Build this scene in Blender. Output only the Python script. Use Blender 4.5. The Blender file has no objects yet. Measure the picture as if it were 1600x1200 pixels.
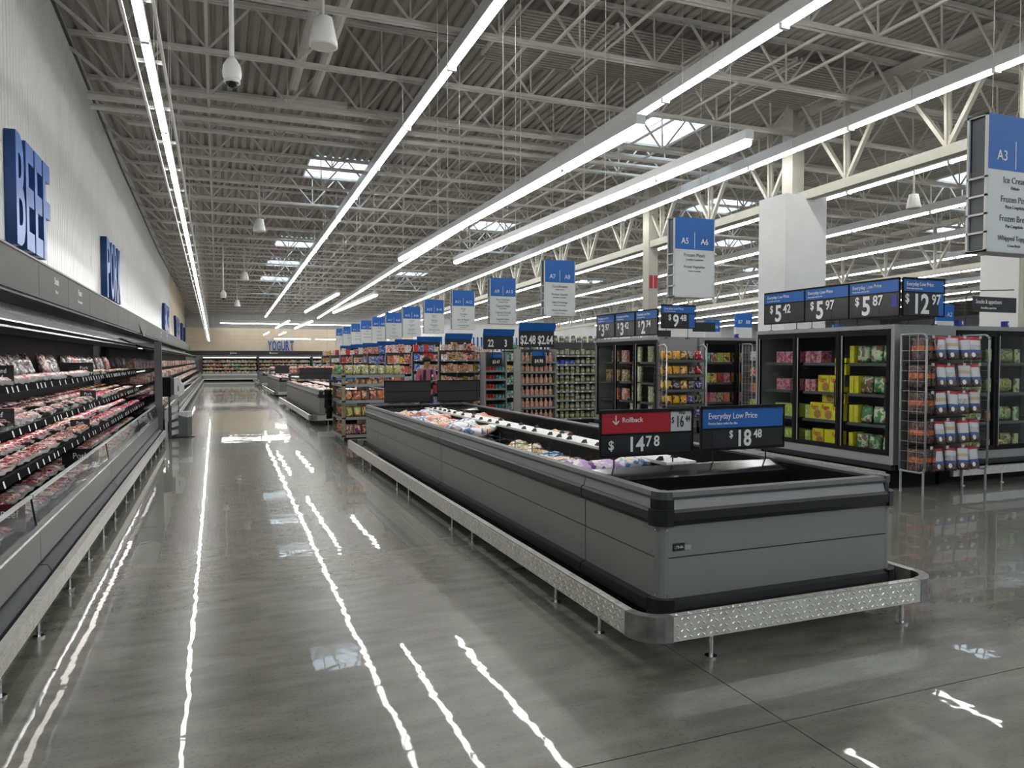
import bpy, bmesh, math, random
from mathutils import Vector, Matrix
random.seed(7)
R = math.radians
S = bpy.context.scene
COL = S.collection
PI = math.pi

# ---------------------------------------------------------------- camera, sky, exposure
cam_d = bpy.data.cameras.new('camera')
cam_d.sensor_width = 36.0
cam_d.lens = 36.0 * 1160.0 / 1600.0
cam_d.clip_end = 400
cam = bpy.data.objects.new('camera', cam_d)
COL.objects.link(cam)
yaw = math.atan2(460, 1160)
pitch = math.atan2(37, 1160)
fw = Vector((math.sin(yaw) * math.cos(pitch), math.cos(yaw) * math.cos(pitch), -math.sin(pitch)))
rt = Vector((math.cos(yaw), -math.sin(yaw), 0))
upv = rt.cross(fw)
cam.matrix_world = Matrix(((rt.x, upv.x, -fw.x, 0), (rt.y, upv.y, -fw.y, 0), (rt.z, upv.z, -fw.z, 1.65), (0, 0, 0, 1)))
S.camera = cam

world = bpy.data.worlds.new('sky')
S.world = world
world.use_nodes = True
wb = world.node_tree.nodes['Background']
wb.inputs[0].default_value = (0.72, 0.87, 1.0, 1)
wb.inputs[1].default_value = 5.0

S.view_settings.view_transform = 'Standard'
S.view_settings.look = 'None'
S.view_settings.exposure = 0.0
S.view_settings.gamma = 1.0
S.view_settings.use_curve_mapping = False
LAMP = 24.0          # strength of the white tubes
CASE = 7.0           # strength of the small tubes inside the cases

# ---------------------------------------------------------------- materials
MATS = {}
def mat(name, col, rough=0.5, metal=0.0, noise=0.0, nscale=4.0, bump=0.0, bscale=40.0, coat=0.0, emit=None, spec=None):
    if name in MATS: return MATS[name]
    m = bpy.data.materials.new(name)
    m.use_nodes = True
    nt = m.node_tree
    b = nt.nodes['Principled BSDF']
    c4 = (col[0], col[1], col[2], 1)
    b.inputs['Base Color'].default_value = c4
    b.inputs['Roughness'].default_value = rough
    b.inputs['Metallic'].default_value = metal
    if coat: b.inputs['Coat Weight'].default_value = coat
    if spec is not None: b.inputs['Specular IOR Level'].default_value = spec
    if emit:
        b.inputs['Emission Color'].default_value = (emit[0], emit[1], emit[2], 1)
        b.inputs['Emission Strength'].default_value = emit[3]
    if noise or bump:
        tc = nt.nodes.new('ShaderNodeTexCoord')
    if noise:
        n = nt.nodes.new('ShaderNodeTexNoise'); n.inputs['Scale'].default_value = nscale; n.inputs['Detail'].default_value = 5
        nt.links.new(tc.outputs['Object'], n.inputs['Vector'])
        rp = nt.nodes.new('ShaderNodeValToRGB')
        rp.color_ramp.elements[0].position = 0.3; rp.color_ramp.elements[1].position = 0.7
        rp.color_ramp.elements[0].color = tuple(max(0, x * (1 - noise)) for x in col) + (1,)
        rp.color_ramp.elements[1].color = tuple(min(1, x * (1 + noise)) for x in col) + (1,)
        nt.links.new(n.outputs['Fac'], rp.inputs['Fac'])
        nt.links.new(rp.outputs['Color'], b.inputs['Base Color'])
    if bump:
        n2 = nt.nodes.new('ShaderNodeTexNoise'); n2.inputs['Scale'].default_value = bscale
        nt.links.new(tc.outputs['Object'], n2.inputs['Vector'])
        bp = nt.nodes.new('ShaderNodeBump'); bp.inputs['Strength'].default_value = bump; bp.inputs['Distance'].default_value = 0.01
        nt.links.new(n2.outputs['Fac'], bp.inputs['Height'])
        nt.links.new(bp.outputs['Normal'], b.inputs['Normal'])
    MATS[name] = m
    return m

def printmat(name, cols, scale=12.0, rough=0.35, vec='Object'):
    """printed film or carton: patches of several inks"""
    if name in MATS: return MATS[name]
    m = bpy.data.materials.new(name); m.use_nodes = True
    nt = m.node_tree; b = nt.nodes['Principled BSDF']
    b.inputs['Roughness'].default_value = rough
    tc = nt.nodes.new('ShaderNodeTexCoord')
    oi = nt.nodes.new('ShaderNodeObjectInfo')
    ad = nt.nodes.new('ShaderNodeVectorMath'); ad.operation = 'ADD'
    mu = nt.nodes.new('ShaderNodeVectorMath'); mu.operation = 'SCALE'; mu.inputs['Scale'].default_value = 37.0
    nt.links.new(oi.outputs['Random'], mu.inputs[0])
    nt.links.new(tc.outputs[vec], ad.inputs[0]); nt.links.new(mu.outputs[0], ad.inputs[1])
    n = nt.nodes.new('ShaderNodeTexNoise'); n.inputs['Scale'].default_value = scale; n.inputs['Detail'].default_value = 2
    nt.links.new(ad.outputs[0], n.inputs['Vector'])
    rp = nt.nodes.new('ShaderNodeValToRGB'); rp.color_ramp.interpolation = 'CONSTANT'
    k = len(cols)
    el = rp.color_ramp.elements
    el[0].position = 0.0; el[0].color = cols[0] + (1,)
    el[1].position = 0.36 + 0.28 / k; el[1].color = cols[1] + (1,)
    for i in range(2, k):
        e = el.new(0.36 + 0.28 * i / k); e.color = cols[i] + (1,)
    nt.links.new(n.outputs['Fac'], rp.inputs['Fac'])
    nt.links.new(rp.outputs['Color'], b.inputs['Base Color'])
    MATS[name] = m
    return m

def emat(name, col, strength):
    m = bpy.data.materials.new(name); m.use_nodes = True
    nt = m.node_tree
    for n in list(nt.nodes): nt.nodes.remove(n)
    e = nt.nodes.new('ShaderNodeEmission'); o = nt.nodes.new('ShaderNodeOutputMaterial')
    e.inputs[0].default_value = col + (1,); e.inputs[1].default_value = strength
    nt.links.new(e.outputs[0], o.inputs[0])
    MATS[name] = m
    return m

def glassmat(name, tint, refl, rough=0.02):
    m = bpy.data.materials.new(name); m.use_nodes = True
    nt = m.node_tree
    for n in list(nt.nodes): nt.nodes.remove(n)
    t = nt.nodes.new('ShaderNodeBsdfTransparent'); t.inputs[0].default_value = tint + (1,)
    g = nt.nodes.new('ShaderNodeBsdfGlossy'); g.inputs['Roughness'].default_value = rough
    lw = nt.nodes.new('ShaderNodeLayerWeight'); lw.inputs['Blend'].default_value = refl
    mx = nt.nodes.new('ShaderNodeMixShader'); o = nt.nodes.new('ShaderNodeOutputMaterial')
    nt.links.new(lw.outputs['Fresnel'], mx.inputs[0]); nt.links.new(t.outputs[0], mx.inputs[1]); nt.links.new(g.outputs[0], mx.inputs[2])
    nt.links.new(mx.outputs[0], o.inputs[0])
    MATS[name] = m
    return m

def floormat():
    m = bpy.data.materials.new('polished_concrete'); m.use_nodes = True
    nt = m.node_tree; b = nt.nodes['Principled BSDF']; L = nt.links
    geo = nt.nodes.new('ShaderNodeNewGeometry')
    def noise(scale, detail, sx=1, sy=1):
        mp = nt.nodes.new('ShaderNodeMapping'); mp.inputs['Scale'].default_value = (sx, sy, 1)
        L.new(geo.outputs['Position'], mp.inputs['Vector'])
        n = nt.nodes.new('ShaderNodeTexNoise'); n.inputs['Scale'].default_value = scale; n.inputs['Detail'].default_value = detail
        L.new(mp.outputs[0], n.inputs['Vector']); return n
    n1 = noise(0.55, 6); n2 = noise(5.0, 8, 0.5, 1.6); n3 = noise(55.0, 3)
    r1 = nt.nodes.new('ShaderNodeValToRGB')
    r1.color_ramp.elements[0].position = 0.32; r1.color_ramp.elements[1].position = 0.68
    r1.color_ramp.elements[0].color = (0.128, 0.125, 0.106, 1); r1.color_ramp.elements[1].color = (0.208, 0.204, 0.178, 1)
    L.new(n1.outputs['Fac'], r1.inputs[0])
    r2 = nt.nodes.new('ShaderNodeValToRGB')
    r2.color_ramp.elements[0].position = 0.3; r2.color_ramp.elements[1].position = 0.72
    r2.color_ramp.elements[0].color = (0.66, 0.66, 0.65, 1); r2.color_ramp.elements[1].color = (1.18, 1.18, 1.18, 1)
    L.new(n2.outputs['Fac'], r2.inputs[0])
    r3 = nt.nodes.new('ShaderNodeValToRGB')
    r3.color_ramp.elements[0].position = 0.30; r3.color_ramp.elements[1].position = 0.46
    r3.color_ramp.elements[0].color = (0.72, 0.72, 0.70, 1); r3.color_ramp.elements[1].color = (1, 1, 1, 1)
    L.new(n3.outputs['Fac'], r3.inputs[0])
    def mul(a, c):
        x = nt.nodes.new('ShaderNodeMix'); x.data_type = 'RGBA'; x.blend_type = 'MULTIPLY'; x.inputs[0].default_value = 1
        L.new(a, x.inputs[6]); L.new(c, x.inputs[7]); return x.outputs[2]
    L.new(mul(mul(r1.outputs[0], r2.outputs[0]), r3.outputs[0]), b.inputs['Base Color'])
    b.inputs['Roughness'].default_value = 0.27
    b.inputs['Specular IOR Level'].default_value = 0.25
    b.inputs['Coat Weight'].default_value = 0.65
    b.inputs['Coat Roughness'].default_value = 0.018
    b.inputs['Coat IOR'].default_value = 1.30
    nb = noise(2.2, 3, 1.0, 0.9)
    bp = nt.nodes.new('ShaderNodeBump'); bp.inputs['Strength'].default_value = 0.15; bp.inputs['Distance'].default_value = 0.012
    L.new(nb.outputs['Fac'], bp.inputs['Height'])
    L.new(bp.outputs[0], b.inputs['Coat Normal'])
    L.new(bp.outputs[0], b.inputs['Normal'])
    MATS['floor'] = m
    return m

M = {}
M['floor'] = floormat()
M['joint'] = mat('joint_filler', (0.03, 0.03, 0.03), 0.7)
M['wallwhite'] = mat('white_metal_wall', (0.84, 0.85, 0.85), 0.28, noise=0.04, nscale=1.3)
M['tan'] = mat('tan_siding', (0.62, 0.53, 0.40), 0.5, noise=0.06, nscale=1.5)
M['wallgrey'] = mat('grey_block_wall', (0.36, 0.37, 0.37), 0.8, noise=0.08)
M['deck'] = mat('painted_deck', (0.34, 0.32, 0.285), 0.6, noise=0.10, nscale=0.8)
M['steel'] = mat('painted_steel', (0.56, 0.54, 0.50), 0.5, noise=0.06)
M['cream'] = mat('cream_paint', (0.46, 0.445, 0.39), 0.5, noise=0.04)
M['white'] = mat('white_paint', (0.80, 0.80, 0.78), 0.4)
M['galv'] = mat('galvanised', (0.62, 0.63, 0.63), 0.35, 0.7, noise=0.1, nscale=9)
M['black'] = mat('black_plastic', (0.012, 0.013, 0.016), 0.32)
M['blackmatte'] = mat('black_matte', (0.006, 0.006, 0.007), 0.6, spec=.2)
M['dead'] = mat('dead_black', (0.006, 0.006, 0.007), 0.8, spec=.03)
M['blackgloss'] = mat('black_gloss', (0.012, 0.012, 0.013), 0.12)
M['panel'] = mat('grey_panel', (0.225, 0.232, 0.226), 0.38, noise=0.03, nscale=2)
M['panelL'] = mat('light_grey_panel', (0.27, 0.28, 0.28), 0.38)
M['dkgrey'] = mat('dark_grey_metal', (0.085, 0.09, 0.092), 0.45)
M['fascia'] = mat('fascia_grey', (0.078, 0.080, 0.076), 0.6, noise=0.04)
M['bumper'] = mat('rubber_bumper', (0.060, 0.066, 0.072), 0.38)
M['chrome'] = mat('chrome', (0.75, 0.76, 0.77), 0.16, 1.0)
M['tread'] = mat('tread_plate', (0.80, 0.79, 0.74), 0.30, 0.75, noise=0.12, nscale=20)
M['steelcap'] = mat('scuffed_steel', (0.36, 0.36, 0.35), 0.36, 1.0, noise=0.25, nscale=14)
M['letterface'] = mat('blue_letter_face', (0.07, 0.19, 0.58), 0.35)
M['letterdeep'] = mat('deep_blue_letter', (0.02, 0.085, 0.38), 0.4)
M['letterside'] = mat('navy_letter_return', (0.012, 0.05, 0.19), 0.35)
M['signblue'] = mat('sign_blue', (0.010, 0.125, 0.46), 0.4)
M['signgrey'] = mat('sign_pale', (0.66, 0.69, 0.70), 0.45)
M['red'] = mat('rollback_red', (0.42, 0.008, 0.02), 0.4)
M['textw'] = mat('white_lettering', (0.86, 0.86, 0.86), 0.5)
M['textk'] = mat('dark_lettering', (0.02, 0.022, 0.025), 0.5)
M['textr'] = mat('red_lettering', (0.50, 0.02, 0.02), 0.5)
M['textg'] = mat('grey_lettering', (0.10, 0.11, 0.12), 0.5)
M['lamp'] = emat('lamp_lens', (1.0, 0.985, 0.95), LAMP)
M['lamp_low'] = emat('lamp_low', (1.0, 0.985, 0.95), LAMP * .9)
M['lamp_wall'] = emat('lamp_wall', (1.0, 0.99, 0.97), LAMP * 1.15)
M['caselamp'] = emat('case_lamp', (1.0, 0.93, 0.88), CASE)
M['freezerlamp'] = emat('freezer_lamp', (0.95, 1.0, 0.92), CASE * 0.75)
M['glass'] = glassmat('clear_glass', (0.93, 0.96, 0.95), 0.12)
M['doorglass'] = glassmat('freezer_glass', (0.80, 0.85, 0.84), 0.14)
M['fence'] = glassmat('clear_fence', (.95, .96, .96), .035)
for n_ in M['fence'].node_tree.nodes:
    if n_.type == 'MIX_SHADER':
        for l_ in list(M['fence'].node_tree.links):
            if l_.to_socket == n_.inputs[0]: M['fence'].node_tree.links.remove(l_)
        n_.inputs[0].default_value = .07
M['frontglass'] = glassmat('front_glass', (.78, .82, .81), .30, .03)
M['endglass'] = glassmat('end_glass', (.55, .56, .57), .5, .03)
M['smoke'] = glassmat('dome_smoke', (0.10, 0.10, 0.12), 0.3)
def panemat():
    m = bpy.data.materials.new('skylight_acrylic'); m.use_nodes = True
    nt = m.node_tree
    for n in list(nt.nodes): nt.nodes.remove(n)
    t = nt.nodes.new('ShaderNodeBsdfTranslucent'); t.inputs[0].default_value = (0.9, 0.93, 0.95, 1)
    o = nt.nodes.new('ShaderNodeOutputMaterial'); nt.links.new(t.outputs[0], o.inputs[0])
    return m
M['pane'] = panemat()
M['wood'] = mat('weathered_wood', (0.25, 0.22, 0.13), 0.7, noise=0.35, nscale=10)
M['skin'] = mat('skin', (0.45, 0.26, 0.18), 0.5)
M['hair'] = mat('dark_hair', (0.012, 0.010, 0.009), 0.5)
M['pink'] = mat('pink_shirt', (0.42, 0.12, 0.17), 0.8, noise=0.15, nscale=30)
M['navy'] = mat('navy_cloth', (0.012, 0.016, 0.045), 0.8)
M['tubwhite'] = mat('carton_cream', (0.72, 0.72, 0.52), 0.5, noise=0.2, nscale=25)

def pm(name, *c, **k):
    m = printmat(name, list(c), **k)
    if name.startswith('meat') or name in ('sausage', 'clear_film'):
        b = m.node_tree.nodes['Principled BSDF']; b.inputs['Coat Weight'].default_value = .5; b.inputs['Coat Roughness'].default_value = .12
    return m
PK = {
 'meat_red': pm('meat_red', (.36, .05, .06), (.52, .14, .14), (.74, .48, .46), (.22, .02, .03), scale=14, rough=.22),
 'meat_pink': pm('meat_pink', (.66, .26, .26), (.76, .46, .44), (.50, .14, .16), (.84, .70, .66), scale=14, rough=.2),
 'meat_pale': pm('meat_pale', (.78, .60, .56), (.86, .76, .72), (.64, .34, .34), (.88, .82, .80), scale=14, rough=.2),
 'meat_hot': pm('meat_hot', (.62, .05, .12), (.72, .10, .18), (.72, .40, .40), (.55, .03, .08), scale=9, rough=.2),
 'meat_dark': pm('meat_dark', (.10, .035, .035), (.22, .10, .09), (.40, .30, .29), (.05, .03, .03), scale=16, rough=.2),
 'sausage': pm('sausage', (.50, .17, .03), (.62, .26, .05), (.38, .10, .03), (.66, .50, .32), scale=12, rough=.2),
 'film': pm('clear_film', (.20, .19, .20), (.40, .39, .40), (.62, .60, .60), (.08, .07, .08), (.50, .36, .36), scale=22, rough=.15),
 'chips': pm('chips_orange', (.62, .16, .05), (.70, .30, .14), (.75, .55, .42), (.40, .06, .04), scale=10),
 'chipsg': pm('chips_green', (.45, .48, .05), (.66, .62, .32), (.55, .12, .05), (.20, .30, .05), scale=10),
 'salad': pm('salad_yellow', (.44, .42, .10), (.62, .60, .30), (.14, .12, .04), (.72, .70, .55), scale=14),
 'herb': pm('herb_green', (.05, .30, .08), (.10, .42, .14), (.55, .66, .50), (.40, .12, .05), scale=12),
 'bun': pm('bun_bag', (.66, .30, .20), (.72, .46, .34), (.76, .62, .52), (.60, .06, .06), scale=8),
 'frz1': pm('frozen_orange', (.70, .62, .52), (.64, .22, .07), (.75, .72, .66), (.35, .08, .04), scale=9),
 'frz2': pm('frozen_white', (.76, .76, .74), (.72, .72, .72), (.10, .22, .50), (.70, .55, .40), scale=7),
 'frz3': pm('frozen_green', (.70, .68, .58), (.30, .40, .12), (.60, .32, .12), (.74, .72, .66), scale=9),
 'frz4': pm('frozen_blue', (.08, .30, .60), (.12, .42, .70), (.60, .70, .75), (.05, .15, .4), scale=8),
 'purple': pm('frozen_purple', (.42, .22, .56), (.55, .36, .66), (.74, .72, .72), (.20, .06, .35), scale=6),
 'frz5': pm('frozen_salmon', (.66, .26, .16), (.72, .40, .28), (.74, .56, .46), (.5, .14, .1), scale=9),
 'pinkpack': pm('pink_pack', (.46, .10, .17), (.56, .20, .26), (.62, .36, .40), (.34, .06, .10), scale=14),
 'waffle': pm('yellow_waffle_box', (.78, .68, .03), (.72, .60, .02), (.74, .66, .08), scale=5),
 'limebox': pm('lime_box', (.42, .52, .06), (.54, .62, .14), (.22, .34, .05), (.66, .70, .30), scale=22),
 'vegbag': pm('veg_bag', (.10, .28, .10), (.66, .70, .52), (.62, .66, .50), (.26, .16, .08), scale=8),
 'vegdark': pm('veg_dark_bag', (.04, .17, .06), (.30, .36, .20), (.62, .62, .48), (.20, .11, .06), scale=9),
 'yellowbag': pm('yellow_candy', (.70, .36, .01), (.66, .30, .01), (.80, .60, .30), (.15, .06, .02), scale=9),
 'darkbag': pm('dark_candy', (.05, .03, .03), (.10, .06, .05), (.40, .36, .34), (.02, .02, .02), scale=9),
 'redbag': pm('red_candy', (.55, .02, .03), (.48, .01, .02), (.75, .70, .68), (.2, .01, .02), scale=8),
 'violetbag': pm('violet_candy', (.08, .04, .22), (.12, .06, .30), (.5, .45, .6), (.04, .02, .1), scale=8),
 'cream': pm('cream_tub', (.74, .68, .50), (.78, .74, .60), (.45, .38, .22), (.66, .56, .34), scale=30),
 'olive': pm('olive_jar', (.16, .15, .03), (.24, .22, .04), (.10, .10, .02), (.32, .29, .08), scale=14, rough=.2),
 'pickle': pm('pickle_jar', (.28, .26, .05), (.36, .32, .06), (.20, .20, .04), (.42, .38, .14), scale=14, rough=.2),
 'palejar': pm('pale_jar', (.40, .40, .36), (.50, .50, .46), (.24, .24, .22), scale=14),
 'bluepk': pm('blue_pack', (.03, .07, .38), (.05, .12, .5), (.3, .36, .6), scale=14),
 'peach': pm('peach_bottle', (.62, .34, .25), (.70, .44, .34), (.55, .28, .2), scale=12),
 'teal': pm('teal_can', (.02, .17, .18), (.04, .26, .26), (.3, .4, .4), scale=14),
 'redcan': pm('red_can', (.45, .03, .03), (.55, .06, .05), (.3, .02, .02), scale=14),
 'brown': pm('brown_pack', (.30, .14, .06), (.50, .30, .14), (.62, .48, .30), (.18, .08, .04), scale=12),
 'mixred': pm('red_mixed', (.50, .06, .05), (.62, .20, .08), (.70, .55, .45), (.12, .05, .10), scale=12),
 'mixblue': pm('blue_mixed', (.06, .12, .42), (.20, .26, .5), (.6, .6, .64), (.10, .06, .2), scale=12),
 'mixwhite': pm('white_mixed', (.70, .70, .68), (.6, .58, .55), (.5, .2, .14), (.74, .74, .72), scale=12),
 'mixgreen': pm('green_mixed', (.05, .26, .18), (.16, .36, .26), (.6, .62, .5), (.03, .15, .12), scale=12),
 'snackpk': pm('snack_silver', (.50, .50, .54), (.46, .46, .50), (.56, .55, .57), (.40, .36, .38), scale=18),
 'jerky': pm('jerky_dark', (.06, .03, .025), (.11, .06, .05), (.18, .13, .12), (.03, .02, .02), scale=20),
 'orange': pm('orange_pack', (.52, .16, .06), (.62, .24, .10), (.4, .1, .05), scale=14),
 'magenta': pm('magenta_bag', (.52, .05, .24), (.6, .14, .32), (.5, .1, .1), scale=9),
 'tealbox': pm('teal_box', (.03, .30, .24), (.10, .40, .30), (.55, .58, .42), (.02, .18, .15), scale=10),
 'greenfrz': pm('greens_bag', (.20, .30, .08), (.34, .40, .12), (.55, .56, .30), (.08, .16, .05), (.50, .40, .05), scale=12),
 'limetag': pm('lime_card', (.55, .66, .34), (.62, .70, .42), (.12, .2, .1), scale=9),
}

# ---------------------------------------------------------------- mesh builder
class MB:
    def __init__(s): s.v = []; s.f = []; s.m = []
    def add(s, vs, fs, mi=0):
        o = len(s.v); s.v += [tuple(p) for p in vs]
        s.f += [tuple(i + o for i in f) for f in fs]; s.m += [mi] * len(fs)
    def box(s, x0, y0, z0, x1, y1, z1, mi=0):
        s.add([(x0, y0, z0), (x1, y0, z0), (x1, y1, z0), (x0, y1, z0), (x0, y0, z1), (x1, y0, z1), (x1, y1, z1), (x0, y1, z1)],
              [(0, 3, 2, 1), (4, 5, 6, 7), (0, 1, 5, 4), (1, 2, 6, 5), (2, 3, 7, 6), (3, 0, 4, 7)], mi)
    def bar(s, p, q, w, h=None, mi=0, up=(0, 0, 1)):
        h = h or w
        p = Vector(p); q = Vector(q); d = (q - p).normalized(); u = Vector(up)
        if abs(d.dot(u)) > .98: u = Vector((0, 1, 0))
        a = d.cross(u).normalized() * (w / 2); c = a.cross(d).normalized() * (h / 2)
        vs = [p - a - c, p + a - c, p + a + c, p - a + c, q - a - c, q + a - c, q + a + c, q - a + c]
        s.add(vs, [(0, 3, 2, 1), (4, 5, 6, 7), (0, 1, 5, 4), (1, 2, 6, 5), (2, 3, 7, 6), (3, 0, 4, 7)], mi)
    def cyl(s, p, q, r, n=8, mi=0, r2=None):
        r2 = r if r2 is None else r2
        p = Vector(p); q = Vector(q); d = (q - p).normalized(); u = Vector((0, 0, 1))
        if abs(d.dot(u)) > .98: u = Vector((0, 1, 0))
        a = d.cross(u).normalized(); c = a.cross(d).normalized()
        vs = []
        for (o, rr) in ((p, r), (q, r2)):
            for i in range(n):
                t = 2 * PI * i / n; vs.append(o + a * (rr * math.cos(t)) + c * (rr * math.sin(t)))
        fs = [(i, (i + 1) % n, n + (i + 1) % n, n + i) for i in range(n)] + [tuple(range(n - 1, -1, -1)), tuple(range(n, 2 * n))]
        s.add(vs, fs, mi)
    def tube(s, pts, r, n=6, mi=0):
        for a, b in zip(pts[:-1], pts[1:]): s.cyl(a, b, r, n, mi)
    def prism(s, pts, axis, a0, a1, mi=0):
        n = len(pts)
        def P(p, a):
            return (a, p[0], p[1]) if axis == 'x' else (p[0], a, p[1]) if axis == 'y' else (p[0], p[1], a)
        vs = [P(p, a0) for p in pts] + [P(p, a1) for p in pts]
        s.add(vs, [(i, (i + 1) % n, n + (i + 1) % n, n + i) for i in range(n)] + [tuple(range(n)), tuple(range(2 * n - 1, n - 1, -1))], mi)
    def lathe(s, prof, n=12, mi=0, c=(0, 0, 0)):
        vs = []
        for (r, z) in prof:
            for i in range(n):
                t = 2 * PI * i / n; vs.append((c[0] + r * math.cos(t), c[1] + r * math.sin(t), c[2] + z))
        fs = []
        for k in range(len(prof) - 1):
            for i in range(n):
                j = (i + 1) % n; fs.append((k * n + i, k * n + j, (k + 1) * n + j, (k + 1) * n + i))
        fs.append(tuple(range(n - 1, -1, -1))); fs.append(tuple(range((len(prof) - 1) * n, len(prof) * n)))
        s.add(vs, fs, mi)
    def pillow(s, sx, sy, sz, nx=6, ny=6, mi=0, jit=0.0, c=(0, 0, 0), axis='z', crimp=0.0, rnd=None):
        """stuffed bag: flat edges, swollen middle; sx, sy full size, sz full thickness; axis = direction of thickness"""
        rnd = rnd or random
        idx = {}; vs = []
        def put(x, y, z):
            p = (x, y, z) if axis == 'z' else (x, z, y) if axis == 'y' else (z, x, y)
            vs.append((p[0] + c[0], p[1] + c[1], p[2] + c[2])); return len(vs) - 1
        for side in (1, -1):
            for i in range(nx + 1):
                for j in range(ny + 1):
                    u = 2 * i / nx - 1; v = 2 * j / ny - 1
                    e = i in (0, nx) or j in (0, ny)
                    if e and side == -1: idx[(side, i, j)] = idx[(1, i, j)]; continue
                    h = ((1 - u ** 4) * (1 - v ** 4)) ** .55 * sz / 2 * side
                    if not e: h += rnd.uniform(-jit, jit)
                    pull = 1 - .06 * (1 - abs(v)) * abs(u) ** 3
                    zz = h + (crimp * (1 if (i % 2) else -1) if e else 0)
                    idx[(side, i, j)] = put(u * sx / 2 * pull, v * sy / 2, zz)
        fs = []
        for side in (1, -1):
            for i in range(nx):
                for j in range(ny):
                    q = (idx[(side, i, j)], idx[(side, i + 1, j)], idx[(side, i + 1, j + 1)], idx[(side, i, j + 1)])
                    fs.append(q if side == 1 else q[::-1])
        s.add(vs, fs, mi)
    def mesh(s, name, mats, smooth=False):
        me = bpy.data.meshes.new(name)
        me.from_pydata(s.v, [], s.f)
        for m in (mats if isinstance(mats, (list, tuple)) else [mats]): me.materials.append(m)
        if any(s.m): me.polygons.foreach_set('material_index', s.m)
        bm = bmesh.new(); bm.from_mesh(me); bmesh.ops.recalc_face_normals(bm, faces=bm.faces); bm.to_mesh(me); bm.free()
        if smooth: me.polygons.foreach_set('use_smooth', [True] * len(me.polygons))
        me.update(); return me
    def build(s, name, mats, parent=None, loc=(0, 0, 0), rot=None, smooth=False):
        return ob(name, s.mesh(name, mats, smooth), parent, loc, rot)

def ob(name, mesh, parent=None, loc=(0, 0, 0), rot=None, scale=None):
    o = bpy.data.objects.new(name, mesh); COL.objects.link(o)
    o.location = loc
    if rot: o.rotation_euler = rot
    if scale: o.scale = scale
    if parent: o.parent = parent
    return o
def tag(o, label, cat, group=None, kind=None):
    o['label'] = label; o['category'] = cat
    if group: o['group'] = group
    if kind: o['kind'] = kind
    return o
def thing(name, label, cat, loc=(0, 0, 0), rz=0.0, group=None):
    o = ob(name, None, None, loc, (0, 0, rz)); o.empty_display_size = .1
    return tag(o, label, cat, group)
def struct(o): o['kind'] = 'structure'; return o
def stuff(o): o['kind'] = 'stuff'; return o
def B(x0, y0, z0, x1, y1, z1):
    b = MB(); b.box(x0, y0, z0, x1, y1, z1); return b
ORD = 'first second third fourth fifth sixth seventh eighth ninth tenth eleventh twelfth'.split()
def od(i):
    if i < 12: return ORD[i]
    n = i + 1
    return str(n) + ('th' if 10 <= n % 100 <= 20 else {1: 'st', 2: 'nd', 3: 'rd'}.get(n % 10, 'th'))

TX = {}
def txt(s, size, m, loc, rot, parent, name='lettering', xs=1.0, align='CENTER', ext=0.0015, bold=0.0):
    key = (s, m.name, align, ext, bold, size if ext else 0)
    if key not in TX:
        cu = bpy.data.curves.new('lettering', 'FONT'); cu.body = s; cu.size = 1.0; cu.align_x = align
        cu.extrude = ext / size; cu.offset = bold; cu.resolution_u = 3
        t = bpy.data.objects.new('tmp', cu); COL.objects.link(t)
        dg = bpy.context.evaluated_depsgraph_get()
        me = bpy.data.meshes.new_from_object(t.evaluated_get(dg))
        me.name = 'lettering'; me.materials.clear(); me.materials.append(m)
        bpy.data.objects.remove(t); bpy.data.curves.remove(cu)
        TX[key] = me
    return ob(name, TX[key], parent, loc, rot, (size * xs, size, size))
FN = (PI / 2, 0, 0)            # faces -Y
FW = (PI / 2, 0, -PI / 2)      # faces -X
FE = (PI / 2, 0, PI / 2)       # faces +X

XL, YF, ZD = -2.35, 64.0, 7.6   # left wall, far wall, underside of the roof deck
XR, YN = 74.0, -9.0
JY0, JP = 13.15, 2.06           # joist grid
KS_ = .026                      # the roof falls towards the far wall
def roof(z, y): return z - KS_ * (y - 10)
ZB = 6.7                        # joist bottom chord

# ================================================================ FLOOR
fl = struct(B(XL - .1, YN, -.12, XR, YF + 1, -.015).build('floor', M['joint']))
gx = [XL - .1, -3.11 + .0, 2.39, 7.89, 13.39, 18.89, 24.4, 35.4, 46.4, XR]
gx = [x for x in gx if x >= XL - .1]
gy = [YN, -2.8, 2.65, 8.1, 13.55, 19.0, 24.4, 29.9, 35.3, 46.2, 57.1, YF + 1]
for i in range(len(gx) - 1):
    for j in range(len(gy) - 1):
        g = .0035
        B(gx[i] + g, gy[j] + g, -.1, gx[i + 1] - g, gy[j + 1] - g, 0).build('slab', M['floor'], fl)

# ================================================================ WALLS
wl = struct(B(XL - .3, YN, 0, XL - .06, YF, 8.4).build('wall_left', M['wallgrey']))
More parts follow.
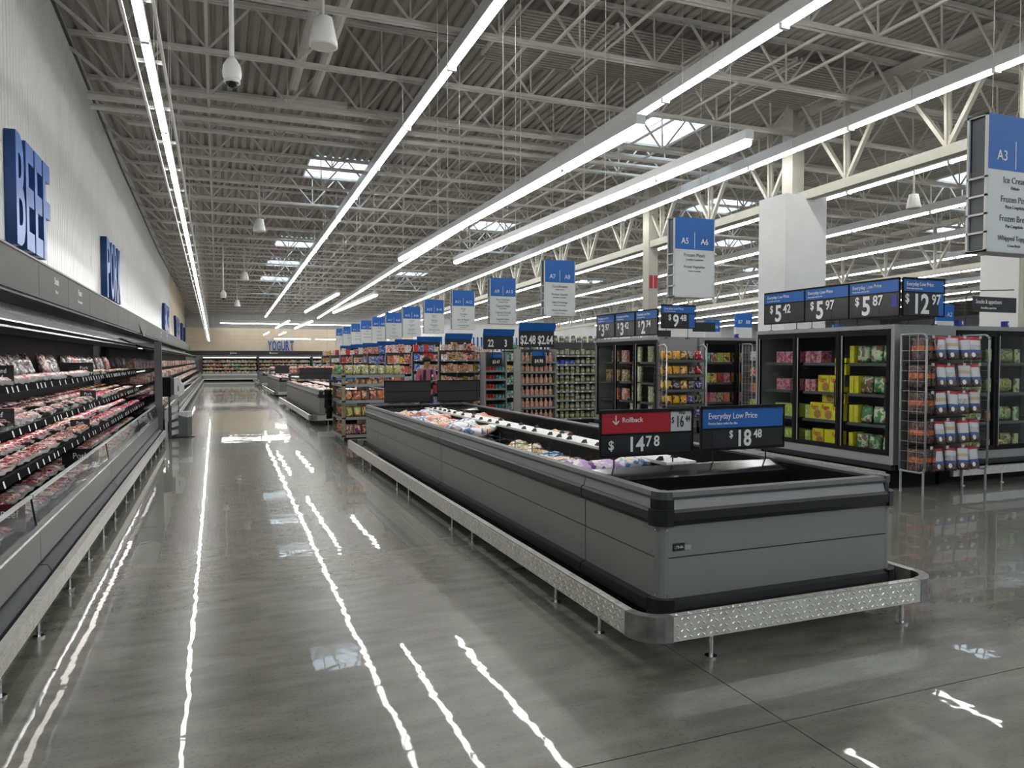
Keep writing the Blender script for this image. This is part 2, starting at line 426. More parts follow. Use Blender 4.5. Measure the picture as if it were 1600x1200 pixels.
# upper trim falls towards the far end
TRIM = [(YN, 8.0), (12.5, 7.33), (16.0, 7.15), (22.5, 6.78), (36.0, 6.38), (YF, 6.40)]
def trimz(y):
    for (a, za), (b, zb) in zip(TRIM[:-1], TRIM[1:]):
        if a <= y <= b: return za + (zb - za) * (y - a) / (b - a)
    return TRIM[-1][1]
def wall_panel(y0, y1, m, ribbed):
    b = MB()
    n = max(2, int((y1 - y0) / .15)) if ribbed else 1
    for k in range(n):
        a = y0 + .006 + (y1 - y0 - .012) * k / n; c = y0 + .006 + (y1 - y0 - .012) * (k + 1) / n
        if ribbed:
            p = [(a, XL - .06), (c, XL - .06), (c, XL - .018), (c - .018, XL - .018), (c - .026, XL), (a, XL)]
            z1a = trimz(a); 
            vs = [(x, y, 2.0) for (y, x) in p] + [(x, y, trimz(y) - .0) for (y, x) in p]
            q = len(p)
            b.add(vs, [(i, (i + 1) % q, q + (i + 1) % q, q + i) for i in range(q)] + [tuple(range(q - 1, -1, -1)), tuple(range(q, 2 * q))])
        else:
            vs = [(XL - .06, a, 2.0), (XL, a, 2.0), (XL, c, 2.0), (XL - .06, c, 2.0), (XL - .06, a, trimz(a)), (XL, a, trimz(a)), (XL, c, trimz(c)), (XL - .06, c, trimz(c))]
            b.add(vs, [(0, 3, 2, 1), (4, 5, 6, 7), (0, 1, 5, 4), (1, 2, 6, 5), (2, 3, 7, 6), (3, 0, 4, 7)])
    b.build('wall_panel', m, wl)
y = -2.0
while y < 43.5:
    wall_panel(y, y + 1.07, M['wallwhite'], True); y += 1.07
while y < YF - .1:
    y1 = min(y + 2.44, YF); wall_panel(y, y1, M['tan'], False); y = y1
b = MB()
for (a, za), (c, zc) in zip(TRIM[:-1], TRIM[1:]):
    b.bar((XL + .015, a, za), (XL + .015, c, zc), .05, .045)
struct(b.build('trim_1', M['black']))
b = MB()
for k in range(60):
    yy = 3 + k * 1.0
    b.box(XL - .07, yy, trimz(yy) + .03, XL - .03, yy + .985, ZD + .15)
stuff(b.build('upper_panels', mat('upper_grey_panel', (0.55, 0.56, 0.57), 0.4), wl))

# fascia over the cases
b = MB(); fz0, fz1, fxx = 2.37, 2.78, -1.90
yy = -1.0; fs = struct(B(XL, -1, 2.34, fxx - .03, 61.5, 2.39).build('trim_2', M['dkgrey']))
k = 0
while yy < 61.4:
    d = .055 if 26.9 < yy < 27.9 else 0
    B(fxx - .03, yy + .006, fz0 - d, fxx, min(yy + 1.83, 61.5) - .006, fz1).build('fascia_panel', M['fascia'], fs); yy += 1.83; k += 1
B(fxx - .05, -1, fz1, fxx + .012, 61.5, fz1 + .022).build('cap_strip', M['black'], fs)
for (yy, a, c) in ((11.0, 'Steak', 'Bistec'), (12.75, 'Roast', 'Carne para asar'), (30.0, 'Ham', 'Jamón'), (33.5, 'Chops', 'Chuletas')):
    txt(a, .13, M['textw'], (fxx + .002, yy, 2.61), FE, fs)
    txt(c, .062, M['textw'], (fxx + .002, yy, 2.50), FE, fs)
# loose end of the fascia, hanging
b = MB(); b.add([(fxx + .004, 21.6, 2.62), (fxx + .05, 22.4, 2.30), (fxx + .04, 23.3, 2.50), (fxx + .004, 23.4, 2.70), (fxx + .004, 22.5, 2.76),
               (fxx - .02, 21.6, 2.62), (fxx + .03, 22.4, 2.30), (fxx + .02, 23.3, 2.50), (fxx - .02, 23.4, 2.70), (fxx - .02, 22.5, 2.76)],
              [(0, 1, 2, 3, 4), (9, 8, 7, 6, 5), (0, 5, 6, 1), (1, 6, 7, 2), (2, 7, 8, 3), (3, 8, 9, 4), (4, 9, 5, 0)])
b.build('bent_end_plate', M['fascia'], fs)

# far wall
wf = struct(B(XL - .3, YF, 0, XR, YF + .3, 8.4).build('wall_back', M['wallgrey']))
xx = XL
while xx < 15.5:
    for kk in range(6): B(xx + .005, YF - .06, 2.42 + kk * .305 + .006, xx + 3.65, YF, 2.42 + kk * .305 + .30).build('siding_board', M['tan'], wf)
    xx += 3.66
for k in range(15):
    B(15.98 + k * 3.66, YF - .06, 0, 15.98 + k * 3.66 + 3.64, YF, 7.0).build('white_panel', M['wallwhite'], wf)
for k in range(120):
    B(16.6 + k * .38, YF - .09, 2.5, 16.6 + k * .38 + .15, YF - .06, 3.75).build('blue_stripe', M['signblue'], wf)
struct(B(XL, YF - .12, 2.06, 16, YF - .02, 2.42).build('trim_3', M['black']))
for x, s in ((1.2, 'Juice'), (4.3, 'Butter'), (8.6, 'Yogurt'), (12.6, 'Milk')):
    txt(s, .22, M['textw'], (x, YF - .123, 2.18), FN, bpy.data.objects['trim_3'], xs=1.2)
struct(B(XR, YN, 0, XR + .3, YF, 8.4).build('wall_right', M['wallwhite']))
struct(B(XL - .3, YN - .3, 0, XR, YN, 8.4).build('wall_front', M['wallwhite']))

# ================================================================ CEILING
ce = struct(B(XL - .3, YN, ZD + .32, XL - .2, YF, ZD + .34).build('ceiling', M['deck']))
SKY = [(4, 2.5, 4.1), (10, 2.5, 4.1), (13, 2.5, 4.1), (16, 2.5, 4.1), (1, 9.7, 11.3), (7, 9.7, 11.3), (14, 9.9, 11.5), (4, 16.2, 18.0), (11, 16.3, 17.9), (1, 21.4, 23.4), (7, 21.5, 23.1), (14, 21.5, 23.1),
       (4, 28.5, 30.1), (10, 28.5, 30.1), (7, 35, 36.6), (13, 35, 36.6), (17, 30, 31.6)]
sky_by = {}
for (k, a, c) in SKY: sky_by.setdefault(k, []).append((a, c))
PIT = .205
def deck_mesh(holes):
    b = MB()
    segs = []; x = XL - .06
    for (a, c) in sorted(holes): segs.append((x, a)); x = c
    segs.append((x, XR))
    for (a, c) in segs:
        n = max(1, round((c - a) / PIT)); p = (c - a) / n
        prof = []
        for i in range(n):
            u = a + i * p
            prof += [(u, 0), (u + p * .50, 0), (u + p * .62, .055), (u + p * .88, .055)]
        prof.append((c, 0))
        vs = [(x, 0.0, z) for x, z in prof] + [(x, JP, z) for x, z in prof]
        q = len(prof)
        b.add(vs, [(i, i + 1, q + i + 1, q + i) for i in range(q - 1)])
        b.box(a, 0, .075, c, JP, .085)
    return b
full = deck_mesh([]).mesh('deck_panel', M['deck'])
for k in range(-10, 27):
    y0 = JY0 + k * JP
    if y0 > YF: break
    if k in sky_by:
        deck_mesh(sky_by[k]).build('deck_panel', M['deck'], ce, (0, y0, ZD))
        for (a, c) in sky_by[k]:
            sk = MB()
            for (x0, y0_, x1, y1_) in ((a - .04, 0, a, JP), (c, 0, c + .04, JP), (a, .05, c, .09), (a, JP - .09, c, JP - .05)):
                sk.box(x0, y0_, -.02, x1, y1_, .34)
            s_ = sk.build('skylight_curb', M['white'], ce, (0, y0, ZD))
            pn = MB(); pn.add([(a, .05, .30), (c, .05, .30), (c, JP - .05, .30), (a, JP - .05, .30)], [(0, 1, 2, 3)])
            pn.build('pane', M['pane'], s_)
            B((a + c) / 2 - .02, .05, .27, (a + c) / 2 + .02, JP - .05, .29).build('glazing_bar', M['steel'], s_)
    else:
        ob('deck_panel', full, ce, (0, y0, ZD))
ce.rotation_euler = (-KS_, 0, 0); ce.location = (0, -KS_ * ZD, KS_ * 10)
# joists
XJ0, XJ1 = -1.66, 60.0
web_d = MB(); web_d.bar((0, 0, 0), (.71, 0, ZD - ZB - .06), .035)
web_u = MB(); web_u.bar((0, 0, ZD - ZB - .06), (.71, 0, 0), .035)
web_v = MB(); web_v.bar((0, 0, 0), (0, 0, ZD - ZB - .06), .026)
mdn, mup, mve = web_d.mesh('web_member', M['steel']), web_u.mesh('web_member', M['steel']), web_v.mesh('web_member', M['steel'])
end_m = MB(); end_m.bar((0, 0, .03), (-1.0, 0, ZD - ZB - .05), .05)
end_m = end_m.mesh('end_brace', M['steel'])
bc = MB(); bc.box(0, -.075, 0, XJ1 - XJ0, -.012, .055); bc.box(0, .012, 0, XJ1 - XJ0, .075, .055)
tcm = MB(); tcm.box(-.9, -.075, 0, XJ1 - XJ0, -.012, .06); tcm.box(-.9, .012, 0, XJ1 - XJ0, .075, .06)
bc = bc.mesh('bottom_chord', M['steel']); tcm = tcm.mesh('top_chord', M['steel'])
farweb = MB()
x = -1.42 + .0
xs_ = []
x = 2.75 - 1.42 * 3
while x < 56: xs_.append(x); x += 1.42
for x in xs_:
    h = ZD - ZB - .06
    farweb.bar((x - XJ0, 0, 0), (x - XJ0 + .71, 0, h), .035); farweb.bar((x - XJ0 - .71, 0, h), (x - XJ0, 0, 0), .035)
farweb = farweb.mesh('web_members', M['steel'])
for k in range(-5, 26):
    yj = JY0 + k * JP
    if yj > YF - .5: break
    j = ob('roof_joist', None, ce, (XJ0, yj, ZB))
    ob('bottom_chord', bc, j); ob('top_chord', tcm, j, (0, 0, ZD - ZB - .06)); ob('end_brace', end_m, j)
    if -3 <= k <= 10:
        for x in xs_:
            if x > 26: break
            if x - .71 > 1.6 * yj + 1: break
            ob('web_member', mdn, j, (x - XJ0, 0, .05)); ob('web_member', mup, j, (x - XJ0 - .71, 0, .05)); ob('web_member', mve, j, (x - XJ0, 0, .05))
    else:
        stuff(ob('web_members', farweb, j, (0, 0, .05)))
# bridging lines along the aisle between the joists
for (x, z) in ((-.1, 6.75), (5.1, 6.75), (9.8, 6.75), (16.5, 6.75)):
    B(x - .02, -4, z, x + .02, YF, z + .04).build('bridging_angle', M['steel'], ce)
# girders
def girder(x, y0, y1, label):
    g = ob('roof_girder', None, ce, (x, 0, 0))
    zb, zt = 5.42, ZD - .05
    B(-.11, y0, zb, .11, y1, zb + .20).build('bottom_chord', M['cream'], g)
    B(-.11, y0, zt - .20, .11, y1, zt - .06).build('top_chord', M['cream'], g)
    a, c, v = MB(), MB(), MB()
    a.bar((0, 0, 0), (0, 1.19, zt - zb - .3), .10, .07); c.bar((0, 0, 0), (0, -1.19, zt - zb - .3), .10, .07); v.bar((-.05, 0, 0), (-.05, 0, zt - zb - .3), .05); v.bar((.05, 0, 0), (.05, 0, zt - zb - .3), .05)
    a, c, v = [q.mesh('web_member', M['cream']) for q in (a, c, v)]
    y = y0 + 1.0
    while y < y1:
        for q in (a, c, v): ob('web_member', q, g, (0, y, zb + .18))
        y += 2.38
girder(12.65, 9.0, 62, '')
girder(27.0, 16.0, 62, '')
# louvred panels between two joists
for i in range(4):
    x0 = 4.55 + i * 1.92
    lp = B(x0, JY0 - JP + .12, 7.32, x0 + .05, JY0 - .12, 7.40).build('louvre_panel', M['steel'], ce)
    B(x0 + 1.8, JY0 - JP + .12, 7.32, x0 + 1.85, JY0 - .12, 7.40).build('side_rail', M['steel'], lp)
    sl = B(x0 + .05, 0, 7.34, x0 + 1.8, .055, 7.352).mesh('slat', M['deck'])
    for k in range(21): ob('slat', sl, lp, (0, JY0 - JP + .14 + k * .1, 0))
# pipes
def pipe(pts, r, label, n=8, m=None):
    b = MB(); b.tube(pts, r, n); o = b.build('pipe', m or M['steel'], None, smooth=False)
    return tag(o, label, 'pipe')
pipe([(-2.2, 16.0, 6.62), (13, 16.0, 6.62)], .085, 'thick painted pipe crossing under the joists behind the dome camera')
pipe([(-2.2, 16.35, 6.52), (13, 16.35, 6.52)], .06, 'thinner painted pipe running just below the thick crossing pipe')
pipe([(1.45, 6, 7.0), (1.45, 15.7, 7.0)], .085, 'thick pipe running along the aisle left of the nearest cone speaker')
pipe([(1.85, 6, 7.0), (1.85, 15.7, 7.0)], .085, 'second thick pipe beside the first, right of the nearest cone speaker')
pipe([(4.9, 2, 7.0 + .2), (4.9, 60, 7.0 - 1.3)], .03, 'thin sprinkler pipe running along the store right of the second light row')
pipe([(6.2, 2, 6.95 + .2), (6.2, 60, 6.95 - 1.3)], .025, 'thin conduit running along the store left of the third light row')
pipe([(9.3, 2, 7.0 + .2), (9.3, 60, 7.0 - 1.3)], .03, 'thin sprinkler pipe running along the store between third and fourth light rows')
b = MB(); b.box(1.15, 15.35, 6.78, 2.5, 15.75, 6.86)
tag(b.build('pipe_hanger_plate', M['steel']), 'flat painted plate across the joist where two thick pipes end', 'plate')

# ================================================================ LIGHTS
lens = MB(); lens.prism([(-.048, .05), (-.048, .005), (-.028, -.025), (.028, -.025), (.048, .005), (.048, .05)], 'y', .02, 1.455)
lens = lens.mesh('lamp_lens', M['lamp'])
hous = MB(); hous.prism([(-.085, .045), (.085, .045), (.075, .26), (-.075, .26)], 'y', 0, 2.99); hous.prism([(-.092, .03), (-.068, .03), (-.068, .06), (-.092, .06)], 'y', 0, 2.99)
M['housing'] = mat('lamp_housing', (.58, .585, .58), .35)
hous = hous.mesh('housing', M['housing'])
lens2 = MB(); lens2.prism([(-.036, .03), (-.036, .0), (-.022, -.022), (.022, -.022), (.036, .0), (.036, .03)], 'y', .02, 1.31)
lens2 = lens2.mesh('lamp_lens', MATS['lamp_low'])
hous2 = B(-.04, 0, .03, .04, 2.65, .105).mesh('housing', M['housing'])
hous3 = B(-.042, 0, .004, .042, 2.65, .05).mesh('housing', M['housing'])
lens3 = MB(); lens3.prism([(-.034, .004), (-.026, -.02), (.026, -.02), (.034, .004)], 'y', .02, 1.30); lens3 = lens3.mesh('lamp_lens', M['lamp']); lens3.materials.clear(); lens3.materials.append(MATS['lamp_wall'])
clip = B(-.07, -.01, -.042, .07, .055, .06).mesh('clip', M['white'])
rod = MB(); rod.cyl((0, .3, .25), (0, .3, .42), .008, 5); rod = rod.mesh('hanger_rod', M['steel'])
def fixture(x, y, z, label, group, rz=0.0, hang=None, thin=0):
    t = thing('strip_light', label, 'light', (x, y, z), rz, group)
    if rz == 0: t.rotation_euler = (-KS_ if not hang or thin == 2 else 0, 0, 0)
    h_, l_, s_ = (hous, lens, 1.49) if not thin else (hous2, lens2, 1.32) if thin == 1 else (hous3, lens3, 1.32)
    ob('housing', h_, t); ob('lamp_lens', l_, t); ob('lamp_lens', l_, t, (0, s_, 0))
    ob('clip', clip, t, (0, s_ - .033, 0), None, (1, 1, 1) if not thin else (.5, 1, .5))
    if hang:
        w = MB(); w.cyl((0, .25, .05), (0, .25, hang - z), .004, 4); w.build('hanger_wire', M['steel'], t)
        w = MB(); w.cyl((0, 2.4, .05), (0, 2.4, hang - z), .004, 4); w.build('hanger_wire', M['steel'], t)
    else: ob('hanger_rod', rod, t)
    return t
ROWS = [(3.52, 'second light row from the meat wall', -8), (7.5, 'third light row from the meat wall', -8), (11.85, 'fourth light row from the meat wall', -8), (15.95, 'fifth light row from the meat wall', 11.0),
        (20.3, 'sixth light row from the meat wall', -6), (24.8, 'seventh light row from the meat wall', 0), (29.2, 'eighth light row from the meat wall', 18), (33.5, 'ninth light row from the meat wall', 21),
        (37.8, 'tenth light row from the meat wall', 24), (42.2, 'eleventh light row from the meat wall', 27), (46.6, 'twelfth light row from the meat wall', 30)]
for (x, nm, ys) in ROWS:
    y = ys; i = 0; far = 61 if x > 9 else 60
    while y < far:
        fixture(x, y, roof(6.33, y), '%s strip light along the %s' % (od(i), nm), nm); y += 3.0; i += 1
# the framed row along the meat wall
rail = MB()
for s in (-1, 1): rail.box(s * .125 - .012, 0, -.01, s * .125 + .012, 2.65, .03)
rail = rail.mesh('frame_rail', M['white'])
cross = B(-.125, -.015, .03, .125, .015, .06).mesh('cross_bar', M['white'])
y = 1.0; i = 0
while y < 60:
    t = fixture(-.58, y, roof(4.5, y), '%s framed strip light in the row along the meat wall' % od(i), 'framed light row along the meat wall', hang=roof(ZD + .07, y), thin=2)
    ob('frame_rail', rail, t); ob('cross_bar', cross, t, (0, .6, 0)); ob('cross_bar', cross, t, (0, 1.9, 0))
    y += 2.65; i += 1
# row along the far wall
for i in range(6):
    fixture(.2 + 3.0 * i + 2.99, 62.3, 4.55, '%s strip light along the far tan wall counted from the meat wall' % od(i), 'light row on the far wall', rz=PI / 2, hang=roof(ZD + .06, 62.3))
for i in range(3):
    fixture(3.6 + 3.0 * i + 2.99, 58.0, 3.25, '%s low strip light in front of the yogurt letters' % od(i), 'low lights before the yogurt letters', rz=PI / 2, hang=roof(ZD + .07, 58), thin=1)
# suspended lights over the freezer islands
for n, (ya, cnt, nm) in enumerate(((4.9, 3, 'the nearest freezer island'), (20.0, 3, 'the second freezer island'), (34.5, 3, 'the third freezer island'), (48.5, 2, 'the fourth freezer island'))):
    for sx, sd in ((2.99, 'aisle side'), (4.0, 'shelf side')):
        for i in range(cnt):
            t = fixture(sx, ya + i * 2.65, 3.4, '%s low hanging light on the %s above %s' % (od(i), sd, nm), 'hanging lights over ' + nm, hang=roof(ZD + .07, ya + i * 2.65), thin=1)

# ceiling cones and cameras
def cone(loc, label):
    t = thing('cone_speaker', label, 'speaker', loc, 0, 'white cone speakers')
    b = MB(); b.lathe([(.07, .34), (.105, .33), (.165, .04), (.165, 0), (.15, -.005)], 18); b.build('shell', M['white'], t, smooth=True)
    b = MB(); b.lathe([(.148, -.006), (.148, .002)], 18); b.build('grille', mat('grille_cream', (.7, .68, .64), .8), t)
    b = MB(); b.cyl((0, 0, .34), (0, 0, roof(ZB, loc[1]) - loc[2] + .03), .02, 5); b.tube([(-.06, 0, .34), (0, 0, .46), (.06, 0, .34)], .006, 4); b.build('chain', M['steel'], t)
cone((1.2, JY0 - 2 * JP, 5.33), 'nearest white cone speaker hanging left of the second light row')
cone((1.10, JY0 + 4 * JP, 5.15), 'second nearest white cone speaker, in line with the nearest one')
cone((1.05, JY0 + 9 * JP, 4.85), 'small far white cone speaker beside the framed light row')
cone((1.0, JY0 + 14 * JP, 4.5), 'farthest white cone speaker before the tan wall')
cone((15.6, JY0, 5.3), 'white cone speaker beyond the boxed column')
def dome(loc, label, s=1.0):
    t = thing('dome_camera', label, 'camera', loc)
    t.scale = (s, s, s)
    b = MB(); b.lathe([(.085, 0), (.10, .03), (.105, .08), (.095, .16), (.06, .22), (.03, .26)], 18); b.build('hood', M['white'], t, smooth=True)
    b = MB(); b.lathe([(.001, -.085), (.045, -.072), (.072, -.035), (.078, 0)], 16); b.build('dome', M['blackgloss'], t, smooth=True)
    b = MB(); b.lathe([(.074, -.03), (.09, -.028), (.088, .002), (.078, .002)], 16); b.build('bezel', M['white'], t, smooth=True)
    b = MB(); b.cyl((0, 0, .26), (0, 0, (roof(ZB, loc[1]) - loc[2] + .03) / s), .026, 10); b.build('pole', M['white'], t, smooth=True)
dome((.19, JY0 - 2 * JP, 4.80), 'white dome security camera on a pole nearest the meat wall')
dome((.25, JY0 + 9 * JP, 4.15), 'small far dome camera on a pole near the meat wall', 1.1)

# ================================================================ COLUMNS
def column(x, y, w, d, z, label, bare):
    c = struct(B(x, y, 0, x + w, y + d, z).build('column', M['wallwhite' if not bare else 'cream']))
    if not bare:
        B(x + w / 2 - .17, y + d / 2 - .17, z, x + w / 2 + .17, y + d / 2 + .17, roof(ZD, y)).build('steel_post', M['cream'], c)
    return c
column(11.95, 13.4, 1.2, .88, 5.42, '', False)
c2 = column(12.5, 20.0, .34, .34, roof(ZD, 20), '', True)
for dx in (.03, .2): B(12.5 + dx, 19.985, 3.9, 12.5 + dx + .12, 20.0, 4.3).build('red_plate', M['red'], c2)
column(12.62, 8.35, 1.4, .9, 3.50, '', False)
pipe([(12.50, 8.42, 0), (12.50, 8.42, 7.5)], .05, 'tall cream pipe beside the right hand column behind the frozen aisle sign', m=M['cream'])
pipe([(12.78, 8.42, 3.52), (12.78, 8.42, 7.5)], .05, 'second tall cream pipe rising on top of the right column', m=M['cream'])
for k in range(3): column(27.0, 17 + k * 14, .34, .34, roof(ZD, 17 + k * 14), '', True)

# ================================================================ LETTER SIGNS ON THE WALL
def wall_letters(word, y0, y1, z0, z1, label):
    t = thing('wall_sign', label, 'sign', (XL, y0, z0))
    n = len(word); w = (y1 - y0) / n
    for i, ch in enumerate(word):
        # measure the glyph, then fit it
        o = txt(ch, 1.0, M['letterside'], (0, 0, 0), FE, t, 'letter', ext=.06, bold=.02)
        me = o.data.copy(); o.data = me
        xsv = [v.co.x for v in me.vertices]; ysv = [v.co.y for v in me.vertices]
        gw, gh = max(xsv) - min(xsv), max(ysv) - min(ysv)
        x0, y0g = min(xsv), min(ysv)
        for v in me.vertices:
            v.co.x = (v.co.x - x0) / gw * w * .88; v.co.y = (v.co.y - y0g) / gh * (z1 - z0)
        me.materials.append(M['letterface'])
        for p in me.polygons:
            if p.normal.z > .9: p.material_index = 1
        me.update()
        o.location = (.07, i * w, 0); o.scale = (1, 1, 1)
wall_letters('BEEF', 10.55, 12.55, 3.06, 4.42, 'large raised blue BEEF letters on the white wall above the meat case')
wall_letters('PORK', 18.45, 21.0, 3.04, 4.36, 'large raised blue PORK letters on the white wall past the beef letters')
wall_letters('CHICKEN', 37.6, 41.2, 3.03, 4.30, 'long blue word on the white wall, third after beef and pork')
wall_letters('TURKEY', 47.5, 52.0, 3.0, 4.25, 'blue word on the wall where white panels turn tan')
wall_letters('LUNCH', 55.5, 57.5, 3.0, 4.20, 'fifth blue word on the tan part of the left wall')
wall_letters('DELI', 60.6, 62.0, 3.0, 4.1, 'farthest blue word on the left wall beside the corner')
def far_word(word, x0, x1, z0, z1, label):
    t = thing('wall_sign', label, 'sign', (x0, YF - .06, z0)); n = len(word); w = (x1 - x0) / n
    for i, ch in enumerate(word):
        o = txt(ch, 1.0, M['letterdeep'], (i * w, -.05, 0), FN, t, 'letter', align='LEFT', ext=.05, bold=.02)
        me = o.data.copy(); o.data = me
        xsv = [v.co.x for v in me.vertices]; ysv = [v.co.y for v in me.vertices]
        for v in me.vertices:
            v.co.x = (v.co.x - min(xsv)) / (max(xsv) - min(xsv)) * w * .86; v.co.y = (v.co.y - min(ysv)) / (max(ysv) - min(ysv)) * (z1 - z0)
        me.update(); o.scale = (1, 1, 1)
far_word('YOGURT', 3.85, 5.95, 2.44, 3.25, 'blue YOGURT letters on the far tan wall')
far_word('MILK', 10.5, 12.6, 2.44, 3.25, 'blue M word on the tan wall behind the aisle signs')

# ================================================================ MEAT CASES
def tray_mesh(kind, w, d, h, seed):
    rnd = random.Random(seed)
    b = MB()
    a, c = w / 2, d / 2
    vs = [(-a * .85, -c * .85, 0), (a * .85, -c * .85, 0), (a * .85, c * .85, 0), (-a * .85, c * .85, 0),
          (-a, -c, h), (a, -c, h), (a, c, h), (-a, c, h), (-a * .9, -c * .9, h * .6), (a * .9, -c * .9, h * .6), (a * .9, c * .9, h * .6), (-a * .9, c * .9, h * .6)]
    b.add(vs, [(0, 3, 2, 1), (0, 1, 5, 4), (1, 2, 6, 5), (2, 3, 7, 6), (3, 0, 4, 7), (4, 5, 9, 8), (5, 6, 10, 9), (6, 7, 11, 10), (7, 4, 8, 11), (8, 9, 10, 11)])
    return b
TRW = tray_mesh(0, .24, .17, .028, 1).mesh('meat_tray', mat('white_foam', (.78, .76, .74), .5))
TRK = tray_mesh(0, .24, .17, .028, 1).mesh('meat_tray', mat('black_foam', (.02, .02, .02), .4))
MEAT = {}
for nm in ('meat_red', 'meat_pink', 'meat_pale', 'meat_hot', 'meat_dark', 'sausage'):
    lst = []
    for v in range(3):
        b = MB(); rnd = random.Random(v + 5)
        if nm == 'sausage':
            for q in range(4): b.pillow(.045, .20, .04, 4, 6, c=(-.075 + q * .05, 0, .036), rnd=rnd)
            b.v = [(y * 1.05, x * .85, z) for (x, y, z) in b.v]
        elif v == 0: b.pillow(.21, .145, .05, 6, 5, jit=.007, c=(0, 0, .032), rnd=rnd)
        elif v == 1:
            for q in range(3): b.pillow(.085, .14, .045, 4, 5, jit=.004, c=(-.068 + q * .068, 0, .032 + .004 * q), rnd=rnd)
        else:
            for q in range(2): b.pillow(.12, .14, .052, 4, 5, jit=.006, c=(-.052 + q * .105, 0, .032), rnd=rnd)
        lst.append(b.mesh('meat', PK[nm], True))
    MEAT[nm] = lst
LBL = B(-.035, -.025, 0, .035, .025, .0015).mesh('paper_label', M['textw'])
def case_profile(kind):
    return [(-1.12, .30), (-1.12, .53), (-1.16, .53), (-1.7, .50), (-2.2, .55), (-2.25, 1.95), (-2.3, 1.95), (-2.3, .12), (-1.12, .12)]
def meat_case(y0, y1, label, group, detail=True):
    t = thing('meat_case', label, 'refrigerated case', (0, y0, 0), 0, group)
    L = y1 - y0
    b = MB(); b.prism([(-1.16, .16), (-1.16, .50), (-1.62, .46), (-2.22, .50), (-2.24, 2.02), (-2.30, 2.02), (-2.30, .10), (-1.20, .10)], 'y', .004, L - .004)
    b.build('body', M['blackmatte'], t)
    b = MB(); b.prism([(-1.16, .295), (-1.115, .305), (-1.115, .52), (-1.16, .52)], 'y', .006, L - .006); b.build('front_panel', mat('case_grey', (.15, .158, .155), .4), t)
    b = MB(); b.prism([(-1.15, .52), (-1.10, .525), (-1.10, .542), (-1.14, .555), (-1.15, .555)], 'y', .004, L - .004); b.build('chrome_trim', M['chrome'], t)
    b = MB(); b.prism([(-1.14, .15), (-1.075, .155), (-1.055, .19), (-1.055, .235), (-1.075, .275), (-1.14, .285)], 'y', .008, L - .008); b.build('bumper', M['bumper'], t, smooth=False)
    # glass front, lip, black joints
    n = 1 if detail else 2
    g = MB(); g.add([(-1.135, .02, .55), (-1.135, L - .02, .55), (-1.165, L - .02, .745), (-1.165, .02, .745)], [(0, 1, 2, 3)]); g.build('glass_front', M['frontglass'], t)
    b = MB(); b.box(-1.178, .02, .735, -1.152, L - .02, .752); b.build('glass_edge', mat('pale_glass_edge', (.45, .50, .50), .2), t)
    b = MB(); b.bar((-1.135, L - .01, .55), (-1.163, L - .01, .735), .012, .012); b.build('glass_joint', M['black'], t)
    # shelves with price rails
    for (xf, z) in ((-1.35, .84), (-1.45, 1.12), (-1.50, 1.45)):
        sh = B(-2.22, .02, z - .03, xf - .02, L - .02, z - .008).build('shelf', M['blackmatte'], t)
        b = MB(); b.prism([(xf - .02, z - .045), (xf + .012, z - .05), (xf, z + .0), (xf - .02, z + .0)], 'y', .02, L - .02); b.build('price_rail', M['dead'], sh)
        b = MB(); b.add([(xf - .004, .02, z), (xf - .004, L - .02, z), (xf + .006, L - .02, z + .055), (xf + .006, .02, z + .055)], [(0, 1, 2, 3)]); b.build('clear_fence', M['fence'], sh)
        if detail:
            tg = MB(); tg.add([(xf + .016, 0, z - .052), (xf + .016, .038, z - .052), (xf + .004, .038, z - .004), (xf + .004, 0, z - .004)], [(0, 1, 2, 3)])
            tg = tg.mesh('price_tag', M['textw']); yy = .1
            while yy < L - .1: ob('price_tag', tg, sh, (0, yy, 0)); yy += random.choice((.16, .22, .30, .40))
    # canopy
    b = MB(); b.prism([(-2.30, 2.02), (-2.30, 2.16), (-2.0, 2.14), (-1.56, 1.955), (-1.50, 1.955), (-1.50, 1.85), (-1.545, 1.85), (-1.57, 1.93)], 'y', .004, L - .004); b.build('canopy', M['dead'], t)
    yy = 0.0
    while yy < L - .2:
        w = min(1.46, L - yy)
        b = MB(); b.prism([(-2.02, 2.150), (-1.60, 1.972), (-1.60, 1.985), (-2.02, 2.163)], 'y', yy + .022, yy + w - .022); b.build('canopy_panel', mat('canopy_pale', (.20, .215, .22), .65), t); yy += 1.46
    B(-1.60, .004, 1.955, -1.495, L - .004, 1.968).build('canopy_trim', M['chrome'], t)
    B(-1.505, .004, 1.905, -1.49, L - .004, 1.92).build('canopy_trim', M['chrome'], t)
    B(-1.66, .05, 1.918, -1.60, L - .05, 1.926).build('case_lamp', M['caselamp'], t)
    for z in (1.10, 1.43):  # lamps added out of view under two shelves to brighten the goods below
        B(-1.72, .08, z - .05, -1.68, L - .08, z - .035).build('case_lamp', M['caselamp'], t)
    # kick rail and feet
    B(-1.025, .004, .14, -.975, L - .004, .245).build('kick_rail', M['tread'], t)
    ft = MB(); ft.cyl((-1.01, 0, .012), (-1.01, 0, .15), .011, 8); ft.cyl((-1.01, 0, 0), (-1.01, 0, .012), .032, 12)
    ft = ft.mesh('foot', M['chrome']); yy = .35
    while yy < L: ob('foot', ft, t, (0, yy, 0)); yy += .85 if detail else 1.2
